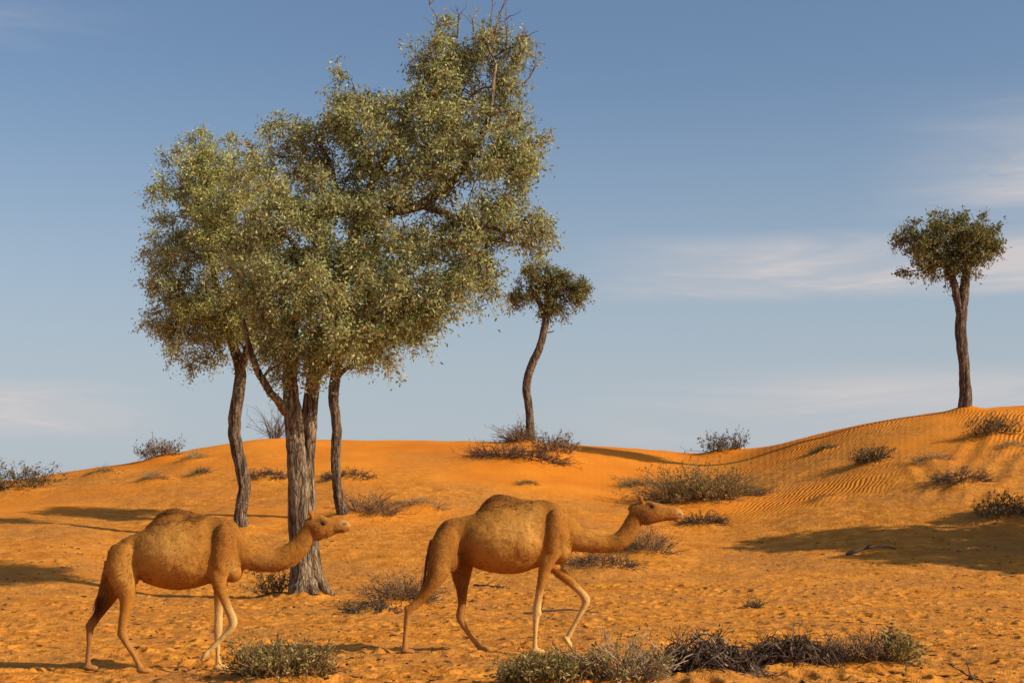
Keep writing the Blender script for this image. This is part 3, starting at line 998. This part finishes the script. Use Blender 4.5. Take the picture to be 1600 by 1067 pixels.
def shrub(spec, spot, seed):
    name, label, cat, kind, px, py, wpx, hpx, amt, _ = spec
    rg = np.random.default_rng(seed)
    x, y = spot
    S = F / y
    w, h = wpx / S, hpx / S
    base = np.array([x, y, h1(x, y)])
    pixel = y / (F * 0.64)                       # size of one picture dot out there, keeps twigs from vanishing
    tw = max(0.004, pixel * 0.16)
    dep = min(w * 0.5, 1.1)
    if kind in ('leafy', 'wispy', 'scrub', 'scrubby', 'mixed'):
        root = empty(name, base)
        tag(root, label, cat)
        st, fo = MB(), MB()
        n = int({'leafy': 60, 'wispy': 60, 'scrub': 150, 'scrubby': 80, 'mixed': 140}[kind] * amt)
        Pth, L = curves(n, base, (w * 0.40, dep * 0.4), h * 0.95, 0.9 if kind != 'wispy' else 1.2, rg, curl=0.3, wob=0.05)
        st.add(*tubes(Pth, taper(n, 6, tw * 1.8, tw * 0.8, rg), 4))
        T, d = side_twigs(Pth, 5, h * 0.32, rg)
        st.add(*tubes(T, taper(len(T), 4, tw, tw * 0.6, rg), 3))
        per, lf = {'leafy': (4, 0.10), 'wispy': (3, 0.09), 'scrub': (4, 0.055), 'scrubby': (2, 0.06), 'mixed': (3, 0.07)}[kind]
        lf = max(lf, pixel * 2.2) * (0.8 if h < 0.8 else 1.0)
        if kind == 'mixed':                      # leaves only on the sunlit right end
            keep = T[:, 0, 0] > x + w * 0.22
            v, f = leaves_on(T[keep], d[keep], 6, lf, rg)
        else:
            v, f = leaves_on(T, d, per, lf, rg, 0.42)
        fo.add(v, f)
        stm = {'leafy': M_TWIG_DARK, 'wispy': M_TWIG, 'scrub': M_TWIG, 'scrubby': M_TWIG_PALE, 'mixed': M_TWIG}[kind]
        lfm = {'leafy': M_BUSH, 'wispy': M_BUSH, 'scrub': M_SCRUB, 'scrubby': M_SCRUB, 'mixed': M_SCRUB}[kind]
        st.build('stems', stm, root, True, base)
        fo.build('foliage', lfm, root, False, base)
        return root
    mb = MB()
    if kind in ('grass', 'straw'):
        bw = max(0.005, pixel * 0.18)
        nc = int(4 + 7 * amt)
        for q in range(nc):
            fx_ = rg.uniform(-1, 1)
            k_ = (1 - 0.55 * abs(fx_)) * rg.uniform(0.55, 1.1)
            cb = base + np.array([fx_ * w * 0.42, rg.normal() * dep * 0.28, 0])
            n = int(420 * amt / nc * rg.uniform(0.5, 1.4))
            Pth, L = curves(n, cb, (w * 0.10 + 0.06, dep * 0.14 + 0.04), h * k_ * 1.15, 0.95, rg, K=6, curl=0.6, wob=0.03)
            mb.add(*tubes(Pth, taper(n, 6, bw, bw * 0.25, rg), 3), 0 if rg.random() < 0.75 else 2)
        n2 = int(40 * amt)
        P2, _ = curves(n2, base, (w * 0.5, dep * 0.5), h * 0.55, 0.5, rg, K=6, curl=0.6)
        mb.add(*tubes(P2, taper(n2, 6, tw * 1.2, tw * 0.5, rg), 3), 1)
        mats = [M_GRASS if kind == 'grass' else M_GRASS_DRY, M_TWIG_DARK, M_TWIG]
    elif kind in ('twiggy', 'brush', 'dead'):
        n = int({'twiggy': 120, 'brush': 130, 'dead': 40}[kind] * amt)
        up = {'twiggy': 0.7, 'brush': 0.35, 'dead': 1.6}[kind]
        ln = {'twiggy': h * 1.05, 'brush': max(h, w * 0.22), 'dead': h * 0.95}[kind]
        sx = {'twiggy': 0.40, 'brush': 0.46, 'dead': 0.12}[kind]
        Pth, L = curves(n, base, (w * sx, dep * 0.5), ln, up, rg, curl=0.45 if kind != 'dead' else 0.25, wob=0.09)
        if kind == 'brush':
            zg = H(Pth[..., 0].ravel(), Pth[..., 1].ravel()).reshape(Pth.shape[:2])
            Pth[..., 2] = zg + np.clip(Pth[..., 2] - zg, -0.01, h * 0.9)
        mb.add(*tubes(Pth, taper(n, 6, tw * 2.0, tw * 0.8, rg), 4), 0)
        T, d = side_twigs(Pth, 5, ln * 0.4, rg)
        mb.add(*tubes(T, taper(len(T), 4, tw * 1.1, tw * 0.6, rg), 3), 1)
        if kind != 'dead':
            v, f = leaves_on(T, d, 1, max(0.05, pixel * 1.6), rg, 0.35)
            mb.add(v, f, 2)
        mats = [M_TWIG_DARK if kind != 'twiggy' else M_TWIG, M_TWIG_DARK if kind == 'brush' else M_TWIG, M_BUSH]
    else:                                         # heaps of dead branches: arched sticks lying over one another
        n = int(90 * amt)
        a = rg.uniform(-1, 1, n)
        p0 = base + np.stack([a * w * 0.5, rg.normal(size=n) * dep * 0.22, np.zeros(n)], 1)
        ang = rg.normal(size=n) * 0.5 + (0 if kind == 'heap' else 0.15)
        Ls = w * rg.uniform(0.25, 0.6, n)
        hh = h * rg.uniform(0.2, 0.9, n) * (1 - 0.55 * a ** 2)
        t = np.linspace(0, 1, 8)
        sgn = np.where(rg.random(n) < 0.5, -1, 1)
        Pth = p0[:, None] + np.stack([np.cos(ang) * Ls * sgn, np.sin(ang) * Ls * 0.6, np.zeros(n)], 1)[:, None] * (t - 0.35)[None, :, None]
        zg = H(Pth[..., 0].ravel(), Pth[..., 1].ravel()).reshape(n, 8)
        arch = np.sin(np.pi * np.clip(t * rg.uniform(0.7, 1.1, n)[:, None] + 0.08, 0, 1))
        Pth[..., 2] = zg + hh[:, None] * arch
        Pth += np.cumsum(rg.normal(size=Pth.shape) * 0.012, 1)
        q_ = int(n * 0.3)
        mb.add(*tubes(Pth[:q_], taper(q_, 8, 0.010, 0.004, rg), 5), 0)
        mb.add(*tubes(Pth[q_:], taper(n - q_, 8, 0.011, 0.004, rg), 5), 1)
        T, d = side_twigs(Pth, 7, 0.17, rg)
        mb.add(*tubes(T, taper(len(T), 4, 0.006, 0.003, rg), 3), 1)
        v, f = leaves_on(T, d, 1, 0.045, rg, 0.4)
        mb.add(v, f, 2)
        mats = [M_TWIG_PALE if kind == 'heap' else M_TWIG, M_TWIG_DARK, M_BUSH]
    o = mb.build(name, mats, None, True, base)
    return tag(o, label, cat)


for i_, (s_, p_) in enumerate(zip(SHR, SPOT)):
    shrub(s_, p_, 100 + i_)


def stick(label, a, b, rad, lift, seed, mat):
    """a fallen branch lying on the sand"""
    rg = np.random.default_rng(seed)
    ya, yb = ground_at(*a), ground_at(*b)
    p0 = np.array([(a[0] - CX) / F * ya, ya])
    p1 = np.array([(b[0] - CX) / F * yb, yb])
    t = np.linspace(0, 1, 14)[:, None]
    q = p0 + (p1 - p0) * t + np.cumsum(rg.normal(size=(14, 2)) * 0.02, 0)
    z = H(q[:, 0], q[:, 1]) + rad * 0.6 + lift * np.sin(np.pi * t[:, 0])
    pts = np.column_stack([q, z])
    mb = MB()
    mb.add(*tubes(pts[None], (rad * np.linspace(1.1, 0.4, 14) * rg.uniform(0.85, 1.15, 14))[None], 7))
    for k in range(4):
        j = rg.integers(3, 12)
        d = unit(unit(pts[j] - pts[j - 1]) + rg.normal(size=3) * [0.7, 0.7, 0.4] + [0, 0, .2])
        tw = pts[j] + d * rg.uniform(0.15, 0.4) * np.linspace(0, 1, 5)[:, None] + rg.normal(size=(5, 3)) * 0.01
        tw[0] = pts[j]
        mb.add(*tubes(tw[None], np.linspace(rad * 0.5, rad * 0.2, 5)[None], 5))
    o = mb.build('fallen_branch', mat, None, True, tuple(pts[7]))
    tag(o, label, 'branch')


stick('dark branch lying on the shaded sand at right', (1322, 868), (1402, 859), 0.05, 0.10, 1, M_TWIG_DARK)
stick('thin branch on the sand beside the right camel\'s front legs', (818, 959), (925, 957), 0.022, 0.04, 2, M_TWIG_DARK)
stick('thin short branch on the sand under the right camel\'s belly', (738, 914), (790, 918), 0.022, 0.02, 3, M_TWIG_DARK)
stick('short dark branch on the sand in the bottom right corner', (1515, 1062), (1552, 1066), 0.018, 0.02, 4, M_TWIG_DARK)

# litter: twigs, dung pellets and stones nobody could count
lg = np.random.default_rng(77)
lit = MB()
n_ = 2600
ly = 13.5 + 32 * lg.uniform(0, 1, n_) ** 1.3
lx = lg.uniform(-0.4, 0.4, n_) * ly
kp = (fbm(lx * 0.45 + 2, ly * 0.45, 2) > -0.1)
lx, ly = lx[kp], ly[kp]
lz = H(lx, ly)
n_ = len(lx)
a_ = lg.uniform(0, np.pi * 2, n_)
L_ = lg.uniform(0.04, 0.16, n_)
t_ = np.linspace(-0.5, 0.5, 4)
Pq = np.stack([lx, ly, lz + 0.012], 1)[:, None] + np.stack([np.cos(a_) * L_, np.sin(a_) * L_, lg.uniform(-.1, .3, n_) * L_], 1)[:, None] * t_[None, :, None]
Pq += lg.normal(size=Pq.shape) * 0.006
fat = np.array([0.5, 1.0, 1.0, 0.4])[None] * lg.uniform(0.005, 0.015, n_)[:, None]
lit.add(*tubes(Pq, fat, 5))
lo_ = lit.build('ground_litter', M_DUNG)
tag(lo_, 'scattered twigs, dung and bits trodden into the sand', 'litter', kind='stuff')

# ------------------------------------------------------------------ camels


def ring_loft(mb, rings):
    """closed skin over rings (K,S,3)"""
    rings = np.asarray(rings, float)
    k, s, _ = rings.shape
    v = np.vstack([rings.reshape(-1, 3), rings[0].mean(0), rings[-1].mean(0)])
    idx = np.arange(k * s).reshape(k, s)
    a, b = idx[:-1], idx[1:]
    q = np.stack([a, np.roll(a, -1, 1), np.roll(b, -1, 1), b], -1).reshape(-1, 4)
    c0, c1 = k * s, k * s + 1
    t0 = np.stack([np.roll(idx[0], -1), idx[0], np.full(s, c0)], 1)
    t1 = np.stack([idx[-1], np.roll(idx[-1], -1), np.full(s, c1)], 1)
    n0 = mb.nv
    mb.add(v, q)
    mb.nv = n0
    mb.v.pop()
    mb.v.append(v)
    mb.f.append(np.vstack([t0, t1]) + n0)
    mb.m.append(0)
    mb.nv = n0 + len(v)


def limb(mb, pts, n=40, s=20):
    """pts rows: x, y, z, fore-aft radius, lateral radius; the limb runs in the animal's side plane"""
    q = smooth_path(pts, n)
    p, a, b = q[:, :3], q[:, 3], q[:, 4]
    T = unit(np.gradient(p, axis=0))
    A = unit(np.stack([T[:, 2], np.zeros(n), -T[:, 0]], 1))
    B = unit(np.cross(T, A))
    th = np.arange(s) * 2 * np.pi / s
    rings = p[:, None] + A[:, None] * (a[:, None] * np.cos(th))[..., None] + B[:, None] * (b[:, None] * np.sin(th))[..., None]
    ring_loft(mb, rings)


def ellip(mb, c, r, pitch=0.0, n=14, s=20):
    ph = np.linspace(-np.pi / 2 + 0.12, np.pi / 2 - 0.12, n)
    th = np.arange(s) * 2 * np.pi / s
    X = np.sin(ph)[:, None] * np.ones(s)
    Yv = np.cos(ph)[:, None] * np.cos(th)
    Zv = np.cos(ph)[:, None] * np.sin(th)
    P = np.stack([X * r[0], Yv * r[1], Zv * r[2]], -1)
    ca, sa = math.cos(pitch), math.sin(pitch)
    P = np.stack([P[..., 0] * ca - P[..., 2] * sa, P[..., 1], P[..., 0] * sa + P[..., 2] * ca], -1)
    ring_loft(mb, P + np.asarray(c))


def camel(label, origin, zoom, body, hump, neck, head, legs, feet, masses, ears, eye, tail, shade, muzzle, yaw=0.0):
    """all measured in the side plane: zoom = (x0, ground row, pixels per metre)"""
    x0, g0, S = zoom

    def xz(a, b):
        return (a - x0) / S, (g0 - b) / S
    mb = MB()
    th = np.arange(28) * 2 * np.pi / 28
    # barrel
    rows = np.array([[*xz(a, t), xz(a, b)[1], w, pn] for a, t, b, w, pn in body])
    q = smooth_path(rows, 64)
    rings = []
    for x, zt, zb, w, pn in q:
        cz, hz = (zt + zb) / 2, (zt - zb) / 2
        s_ = np.sin(th)
        yv = w * np.cos(th) * (1 - pn * np.maximum(0, s_) ** 1.3 - 0.10 * np.maximum(0, -s_))
        rings.append(np.stack([np.full(28, x), yv, cz + hz * np.sign(s_) * np.abs(s_) ** 0.94], 1))
    ring_loft(mb, rings)
    rows = np.array([[*xz(a, t), xz(a, b)[1], w] for a, t, b, w in hump])
    q = smooth_path(rows, 30)
    rings = []
    for x, zt, zb, w in q:
        cz, hz = (zt + zb) / 2, (zt - zb) / 2
        s_ = np.sin(th)
        rings.append(np.stack([np.full(28, x), w * np.cos(th) * (1 - 0.45 * np.maximum(0, s_)), cz + hz * s_], 1))
    ring_loft(mb, rings)
    for pth in (neck, head):
        limb(mb, [[xz(a, b)[0], 0, xz(a, b)[1], r1, r2] for a, b, r1, r2 in pth], 50, 24)
    for y, pth in legs:
        rr = []
        for k, (a, b, r1, r2) in enumerate(pth):
            yy = y * (0.75 + 0.25 * min(1, k / 3))
            rr.append([xz(a, b)[0], yy, xz(a, b)[1], r1, r2])
        limb(mb, rr, 60, 20)
    for y, a, b, r, pit in feet:
        x, z = xz(a, b)
        ellip(mb, (x, y, z), (r[0] * 1.12, r[1] * 1.1, r[2]), pit)
        for sg in (-1, 1):                       # the two toes
            ellip(mb, (x + r[0] * 0.62 * math.cos(pit), y + sg * r[1] * 0.42, z + r[0] * 0.62 * math.sin(pit) - 0.004), (r[0] * 0.5, r[1] * 0.5, r[2] * 0.75), pit)
    for a, b, y, r, pit in masses:
        x, z = xz(a, b)
        sides = (y,) if y <= 0 else (y - 1,) if y > 1 else (-y, y)      # above 1: the far side only, below 0: the near side only
        for yy in sides:
            ellip(mb, (x, yy, z), r, pit)
    for a, b, c, d in ears:
        (xa, za), (xb, zb) = xz(a, b), xz(c, d)
        for sg in (-1, 1):
            limb(mb, [[xa, sg * 0.055, za, .022, .018], [(xa + xb) / 2 - .008, sg * 0.082, (za + zb) / 2, .026, .014], [xb - .004, sg * 0.098, zb, .008, .008]], 12, 10)
    limb(mb, [[*[xz(a, b)[0]], 0, xz(a, b)[1], r, r] for a, b, r in tail], 24, 10)

    me = bpy.data.meshes.new('body')
    src = MB.build(mb, 'body', M_COAT)
    md = src.modifiers.new('union', 'REMESH')
    md.mode = 'VOXEL'
    md.voxel_size = 0.0115
    md.use_smooth_shade = True
    sm = src.modifiers.new('soft', 'SMOOTH')
    sm.factor = 0.5
    sm.iterations = 6
    dg = bpy.context.evaluated_depsgraph_get()
    me = bpy.data.meshes.new_from_object(src.evaluated_get(dg))
    old = src.data
    src.modifiers.clear()
    src.data = me
    bpy.data.meshes.remove(old)
    me.polygons.foreach_set('use_smooth', np.full(len(me.polygons), True))
    v = np.empty(len(me.vertices) * 3, np.float32)
    me.vertices.foreach_get('co', v)
    v = v.reshape(-1, 3).astype(float)
    nr = np.empty(len(me.vertices) * 3, np.float32)
    me.vertices.foreach_get('normal', nr)
    nr = nr.reshape(-1, 3)
    # shaggy relief
    bumpy = 0.006 * fbm(v[:, 0] * 7 + v[:, 1] * 3, v[:, 2] * 7 + v[:, 1] * 5, 3) * sstep(0.5, 0.9, v[:, 2])
    me.vertices.foreach_set('co', (v + nr * bumpy[:, None]).astype(np.float32).ravel())
    # coat pattern: tan flanks, browner shoulder, withers and hump, pale fore legs and throat, dark lips; hind-leg shade and flank highlights painted in too
    C = np.tile(np.array([0.42, 0.165, 0.021]), (len(v), 1))

    def paint(mask, col, k=1.0):
        mk = np.clip(mask * k, 0, 1)[:, None]
        C[:] = C * (1 - mk) + np.array(col) * mk

    def near(a, b, ra, rb):
        x, z = xz(a, b)
        return np.exp(-(((v[:, 0] - x) / ra) ** 2 + ((v[:, 2] - z) / rb) ** 2))
    wob = 0.12 * fbm(v[:, 0] * 3, v[:, 2] * 3 + v[:, 1], 2)
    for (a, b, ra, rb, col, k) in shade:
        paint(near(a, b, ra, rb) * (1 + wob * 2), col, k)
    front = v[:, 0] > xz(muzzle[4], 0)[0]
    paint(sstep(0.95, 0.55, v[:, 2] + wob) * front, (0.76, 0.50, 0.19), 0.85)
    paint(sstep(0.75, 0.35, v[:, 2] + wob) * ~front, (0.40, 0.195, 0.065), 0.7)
    x, z = xz(muzzle[0], muzzle[1])
    paint(np.exp(-(((v[:, 0] - x) / 0.08) ** 2 + ((v[:, 2] - z) / 0.06) ** 2)), (0.55, 0.31, 0.12), 0.7)
    x, z = xz(muzzle[2], muzzle[3])
    paint(np.exp(-(((v[:, 0] - x) / 0.085) ** 2 + ((v[:, 2] - z) / 0.012) ** 2)), (0.07, 0.03, 0.02), 0.9)
    x, z = xz(*eye)
    paint(np.exp(-(((v[:, 0] - x) / 0.055) ** 2 + ((v[:, 2] - z) / 0.04) ** 2)), (0.06, 0.022, 0.010), 0.95)
    x_, z_ = xz(muzzle[0] - 4, muzzle[1] + 3)
    paint(np.exp(-(((v[:, 0] - x_) / 0.022) ** 2 + ((v[:, 2] - z_) / 0.013) ** 2)), (0.04, 0.015, 0.01), 0.95)
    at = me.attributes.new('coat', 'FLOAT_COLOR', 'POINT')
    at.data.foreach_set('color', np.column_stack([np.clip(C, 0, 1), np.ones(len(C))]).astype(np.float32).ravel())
    root = empty('camel', origin)
    root.rotation_euler = (0, 0, yaw)
    tag(root, label, 'camel')
    src.parent = root
    # eyes sit on the skin
    for sg in (-1, 1):
        sel = np.nonzero((np.abs(v[:, 0] - x) < 0.02) & (np.abs(v[:, 2] - z) < 0.02) & (v[:, 1] * sg > 0))[0]
        yy = v[sel, 1].mean() if len(sel) else sg * 0.08
        eb = MB()
        ellip(eb, (x, yy, z), (0.027, 0.014, 0.022), 0, 9, 12)
        eb.build('eye', M_EYE, root)
    # hair: crest of the hump and tail tuft
    rg = np.random.default_rng(int(x0))
    top = np.nonzero((nr[:, 2] > 0.45) & (v[:, 2] > xz(0, hump[0][1])[1] - 0.12) & (v[:, 0] > xz(hump[0][0], 0)[0]) & (v[:, 0] < xz(hump[-1][0], 0)[0]))[0]
    hb = MB()
    wt_ = sstep(0.0, 0.16, v[top][:, 2] - (xz(0, hump[0][1])[1] - 0.02)) + 0.02
    s_ = rg.choice(top, 2200, p=wt_ / wt_.sum())
    d = unit(nr[s_] * 0.22 + np.array([-0.9, 0, 0.0]) + rg.normal(size=(2200, 3)) * 0.2)
    L = rg.uniform(0.015, 0.036, 2200)
    t = np.linspace(0, 1, 3)
    hb.add(*tubes(v[s_][:, None] - nr[s_][:, None] * 0.003 + d[:, None] * (L[:, None] * t)[..., None], taper(2200, 3, 0.0024, 0.001, rg), 3))
    hb.build('hump_hair', M_HAIR, root)
    # the rest of the coat: short hair lying back and down, longer on the shoulder and under the neck
    nh = 9000
    ok = np.nonzero((v[:, 2] > 0.85) & (v[:, 0] < xz(muzzle[0], 0)[0] - 0.16))[0]
    s_ = rg.choice(ok, nh)
    flow = np.array([-0.75, 0, -0.65]) + rg.normal(size=(nh, 3)) * 0.28
    flow = unit(flow - nr[s_] * np.sum(flow * nr[s_], 1)[:, None] + nr[s_] * 0.10)
    L = rg.uniform(0.015, 0.034, nh) * (1 + 0.7 * (nr[s_][:, 2] < -0.5) * (v[s_][:, 0] > xz(muzzle[4], 0)[0] + 0.3))
    t = np.linspace(0, 1, 3)
    cb = MB()
    cb.add(*tubes(v[s_][:, None] + flow[:, None] * (L[:, None] * t)[..., None], taper(nh, 3, 0.0024, 0.0009, rg), 3))
    cb.build('coat_hair', M_FUR, root)
    tx, tz = xz(tail[-1][0], tail[-1][1])
    tb = MB()
    n = 160
    p0 = np.array([tx, 0, tz]) + rg.normal(size=(n, 3)) * [0.012, 0.012, 0.03]
    d = unit(np.array([-0.12, 0, -1.0]) + rg.normal(size=(n, 3)) * 0.16)
    L = rg.uniform(0.08, 0.2, n)
    tb.add(*tubes(p0[:, None] + d[:, None] * (L[:, None] * t)[..., None], taper(n, 3, 0.004, 0.0015, rg), 3))
    tb.build('tail_tuft', M_HAIR, root)
    return root


DK = (0.05, 0.016, 0.006)  # dark hump hair; also painted as shade on a far hind leg
BR = (0.13, 0.034, 0.005)  # coat brown; also painted as shade on the hind legs
LT = (0.76, 0.40, 0.090)  # pale tan of the flanks, lightened to paint in highlights

# right camel, stepping out with a fore leg raised
yb = CAMEL_Y[1]
Sb = F / yb * 3.2
gx = (790 - CX) / F * yb
g_row = ((HY + (CH - h1(gx, yb)) * F / yb) - 740) * 3.2
camel('right-hand camel, walking with one foreleg lifted, head low over the dry shrub', (gx, yb, h1(gx, yb)), ((790 - 600) * 3.2, g_row, Sb),
      [(246, 322, 400, .07, .1), (268, 275, 435, .14, .1), (305, 235, 455, .19, .15), (345, 222, 420, .19, .2), (400, 212, 438, .19, .25), (450, 200, 466, .27, .28), (500, 172, 484, .31, .38), (560, 150, 496, .335, .42), (640, 140, 501, .34, .42),
       (700, 137, 492, .32, .38), (760, 132, 470, .285, .28), (815, 133, 455, .225, .3), (860, 152, 448, .23, .25), (900, 186, 432, .19, .2), (935, 230, 405, .13, .1)],
      [(462, 190, 330, .08), (498, 150, 340, .115), (535, 117, 345, .14), (575, 103, 350, .145), (620, 108, 350, .14), (690, 126, 340, .12), (750, 135, 300, .07)],
      [(850, 300, .30, .17), (915, 305, .235, .155), (965, 325, .165, .125), (1040, 347, .122, .10), (1110, 352, .11, .088), (1170, 338, .112, .085), (1215, 300, .115, .08), (1242, 252, .11, .078), (1258, 218, .10, .075)],
      [(1232, 205, .09, .065), (1264, 194, .128, .088), (1310, 194, .152, .100), (1355, 194, .132, .084), (1398, 195, .106, .068), (1438, 198, .096, .066), (1470, 204, .078, .059), (1493, 214, .04, .042)],
      [(-.16, [(336, 270, .08, .06), (326, 310, .15, .10), (310, 370, .185, .12), (282, 460, .155, .105), (242, 550, .098, .075), (185, 628, .06, .052), (137, 672, .054, .048), (120, 715, .042, .038), (112, 790, .031, .03), (108, 855, .034, .034), (112, 888, .04, .04)]),
       (.16, [(385, 360, .18, .12), (385, 440, .165, .11), (385, 510, .125, .09), (388, 580, .078, .065), (388, 650, .054, .05), (378, 715, .053, .048), (392, 755, .042, .037), (430, 815, .031, .03), (470, 862, .034, .034), (486, 884, .04, .04)]),
       (-.15, [(838, 280, .20, .08), (828, 380, .15, .09), (808, 455, .09, .072), (788, 540, .06, .055), (770, 625, .049, .046), (762, 685, .055, .05), (758, 735, .037, .034), (755, 815, .028, .028), (754, 862, .034, .034), (757, 888, .04, .04)]),
       (.15, [(855, 320, .18, .08), (856, 410, .125, .085), (872, 482, .08, .065), (930, 540, .058, .052), (985, 592, .05, .047), (1012, 632, .056, .05), (1000, 675, .040, .036), (962, 745, .029, .028), (935, 795, .034, .033), (922, 822, .036, .036)])],
      [(-.16, 120, g_row - 14, (.085, .07, .038), 0), (.16, 500, g_row - 14, (.085, .07, .038), 0), (-.15, 766, g_row - 14, (.085, .07, .038), 0), (.15, 920, 842, (.08, .062, .036), -0.95)],
      [(312, 390, .13, (.165, .125, .27), 0.35), (840, 300, .15, (.12, .115, .32), -0.12), (680, 330, .11, (.34, .225, .32), 0.2), (848, 470, 0, (.09, .10, .06), 0.2), (124, 676, -.16, (.052, .045, .062), .3), (376, 716, 1.16, (.05, .043, .062), .2), (766, 690, -.15, (.055, .05, .062), 0), (1010, 633, 1.15, (.052, .048, .055), 0), (890, 380, .0, (.13, .15, .16), 0.0), (1335, 150, .058, (.06, .03, .028), 0), (1315, 236, 0, (.10, .06, .05), .1), (1462, 231, 0, (.055, .046, .026), -.1)],
      [(1290, 145, 1278, 102)], (1338, 164), [(243, 330, .035), (222, 400, .026), (208, 480, .02), (204, 540, .017)],
      [(560, 105, .30, .13, DK, .95), (470, 170, .16, .14, BR, .8), (835, 270, .15, .36, BR, .85), (300, 250, .16, .16, BR, .95), (225, 420, .12, .55, BR, 1.0), (400, 400, .12, .22, BR, .6), (760, 130, .4, .07, BR, .7), (620, 330, .34, .28, LT, .7), (730, 290, .13, .3, LT, .6), (300, 440, .12, .25, LT, .5), (900, 400, .08, .12, LT, .6),  # BR along the back of the near thigh is painted shade
       (1290, 200, .16, .16, (0.12, 0.038, 0.010), .95), (388, 560, .16, .45, BR, .9), (1000, 335, .16, .10, (0.44, 0.19, 0.045), .6)],  # BR down the far hind leg is painted shade
      (1480, 200, 1452, 224, 700))

# left camel, head raised in front of the thick trunk
yb = CAMEL_Y[0]
Sa = F / yb * 3.476
gx = (285 - CX) / F * yb
g_row = ((HY + (CH - h1(gx, yb)) * F / yb) - 760) * 3.476
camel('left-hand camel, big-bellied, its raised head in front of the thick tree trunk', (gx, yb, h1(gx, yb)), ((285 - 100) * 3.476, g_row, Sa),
      [(232, 400, 480, .07, .1), (250, 362, 500, .13, .1), (290, 308, 512, .17, .15), (345, 272, 480, .17, .2), (400, 250, 495, .18, .22), (450, 228, 525, .25, .28), (510, 195, 545, .29, .38), (570, 175, 558, .315, .42), (640, 165, 560, .32, .42),
       (700, 160, 551, .30, .38), (760, 158, 535, .27, .28), (820, 162, 520, .215, .28), (880, 174, 518, .225, .25), (925, 192, 503, .18, .2), (962, 238, 475, .12, .1)],
      [(442, 220, 380, .07), (490, 182, 390, .105), (533, 140, 395, .128), (595, 118, 400, .135), (655, 127, 400, .13), (725, 145, 380, .105), (780, 158, 330, .06)],
      [(885, 335, .26, .16), (950, 348, .20, .135), (1010, 375, .16, .115), (1080, 396, .14, .10), (1150, 396, .132, .095), (1220, 375, .128, .088), (1275, 328, .115, .082), (1312, 275, .10, .076), (1338, 230, .09, .07)],
      [(1310, 222, .07, .055), (1345, 216, .112, .08), (1388, 221, .138, .088), (1430, 222, .114, .069), (1465, 217, .088, .057), (1500, 214, .080, .058), (1532, 217, .062, .052), (1552, 224, .028, .036)],
      [(-.15, [(345, 315, .08, .06), (338, 360, .15, .10), (330, 440, .18, .115), (345, 530, .14, .095), (358, 600, .09, .07), (350, 670, .062, .053), (338, 735, .052, .047), (338, 795, .052, .046), (358, 845, .038, .035), (395, 905, .029, .028), (425, 960, .033, .032), (440, 985, .038, .037)]),
       (.15, [(285, 420, .17, .11), (262, 510, .145, .095), (225, 600, .098, .075), (178, 682, .058, .052), (132, 748, .052, .047), (120, 795, .04, .036), (116, 865, .03, .03), (110, 945, .03, .03), (110, 990, .036, .035), (114, 1006, .038, .037)]),
       (-.14, [(870, 330, .18, .075), (852, 430, .14, .085), (850, 500, .095, .07), (874, 580, .06, .053), (905, 660, .05, .047), (930, 728, .052, .048), (912, 772, .040, .035), (862, 825, .028, .027), (822, 866, .032, .031), (806, 884, .035, .034)]),
       (.14, [(862, 360, .17, .075), (842, 460, .12, .08), (832, 550, .072, .06), (828, 640, .054, .049), (826, 720, .047, .044), (823, 785, .051, .047), (821, 835, .036, .033), (822, 905, .027, .027), (824, 955, .032, .032), (826, 985, .038, .037)])],
      [(-.15, 452, g_row - 17, (.08, .065, .036), 0), (.15, 122, g_row - 17, (.08, .065, .036), 0), (.14, 838, g_row - 17, (.08, .065, .036), 0), (-.14, 782, 908, (.075, .058, .034), -2.2)],
      [(325, 430, .12, (.15, .115, .26), 0.25), (865, 340, .14, (.115, .105, .30), -0.12), (650, 375, .10, (.32, .215, .31), 0.2), (850, 540, 0, (.085, .09, .055), 0.2), (330, 792, -.15, (.05, .043, .06), .2), (120, 766, 1.15, (.05, .043, .06), .2), (930, 732, -.14, (.052, .047, .057), 0), (825, 788, 1.14, (.048, .045, .056), 0), (915, 450, .0, (.12, .13, .14), 0.0), (1408, 182, .054, (.055, .03, .026), 0), (1388, 268, 0, (.09, .055, .045), .25), (1518, 240, 0, (.048, .042, .024), .25)],
      [(1350, 165, 1340, 128)], (1411, 200), [(236, 420, .032), (215, 490, .024), (196, 560, .019), (186, 620, .016)],
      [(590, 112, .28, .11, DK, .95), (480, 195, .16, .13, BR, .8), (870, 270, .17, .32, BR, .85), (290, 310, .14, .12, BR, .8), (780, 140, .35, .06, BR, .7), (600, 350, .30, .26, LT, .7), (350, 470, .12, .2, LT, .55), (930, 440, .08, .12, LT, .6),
       (1350, 230, .08, .10, BR, .6), (190, 660, .19, .42, DK, .85), (130, 800, .09, .3, DK, .8), (112, 940, .06, .22, BR, .9), (1080, 400, .22, .10, (0.44, 0.20, 0.05), .6)],  # DK and BR down the far hind leg are painted shade
      (1530, 200, 1500, 240, 700))
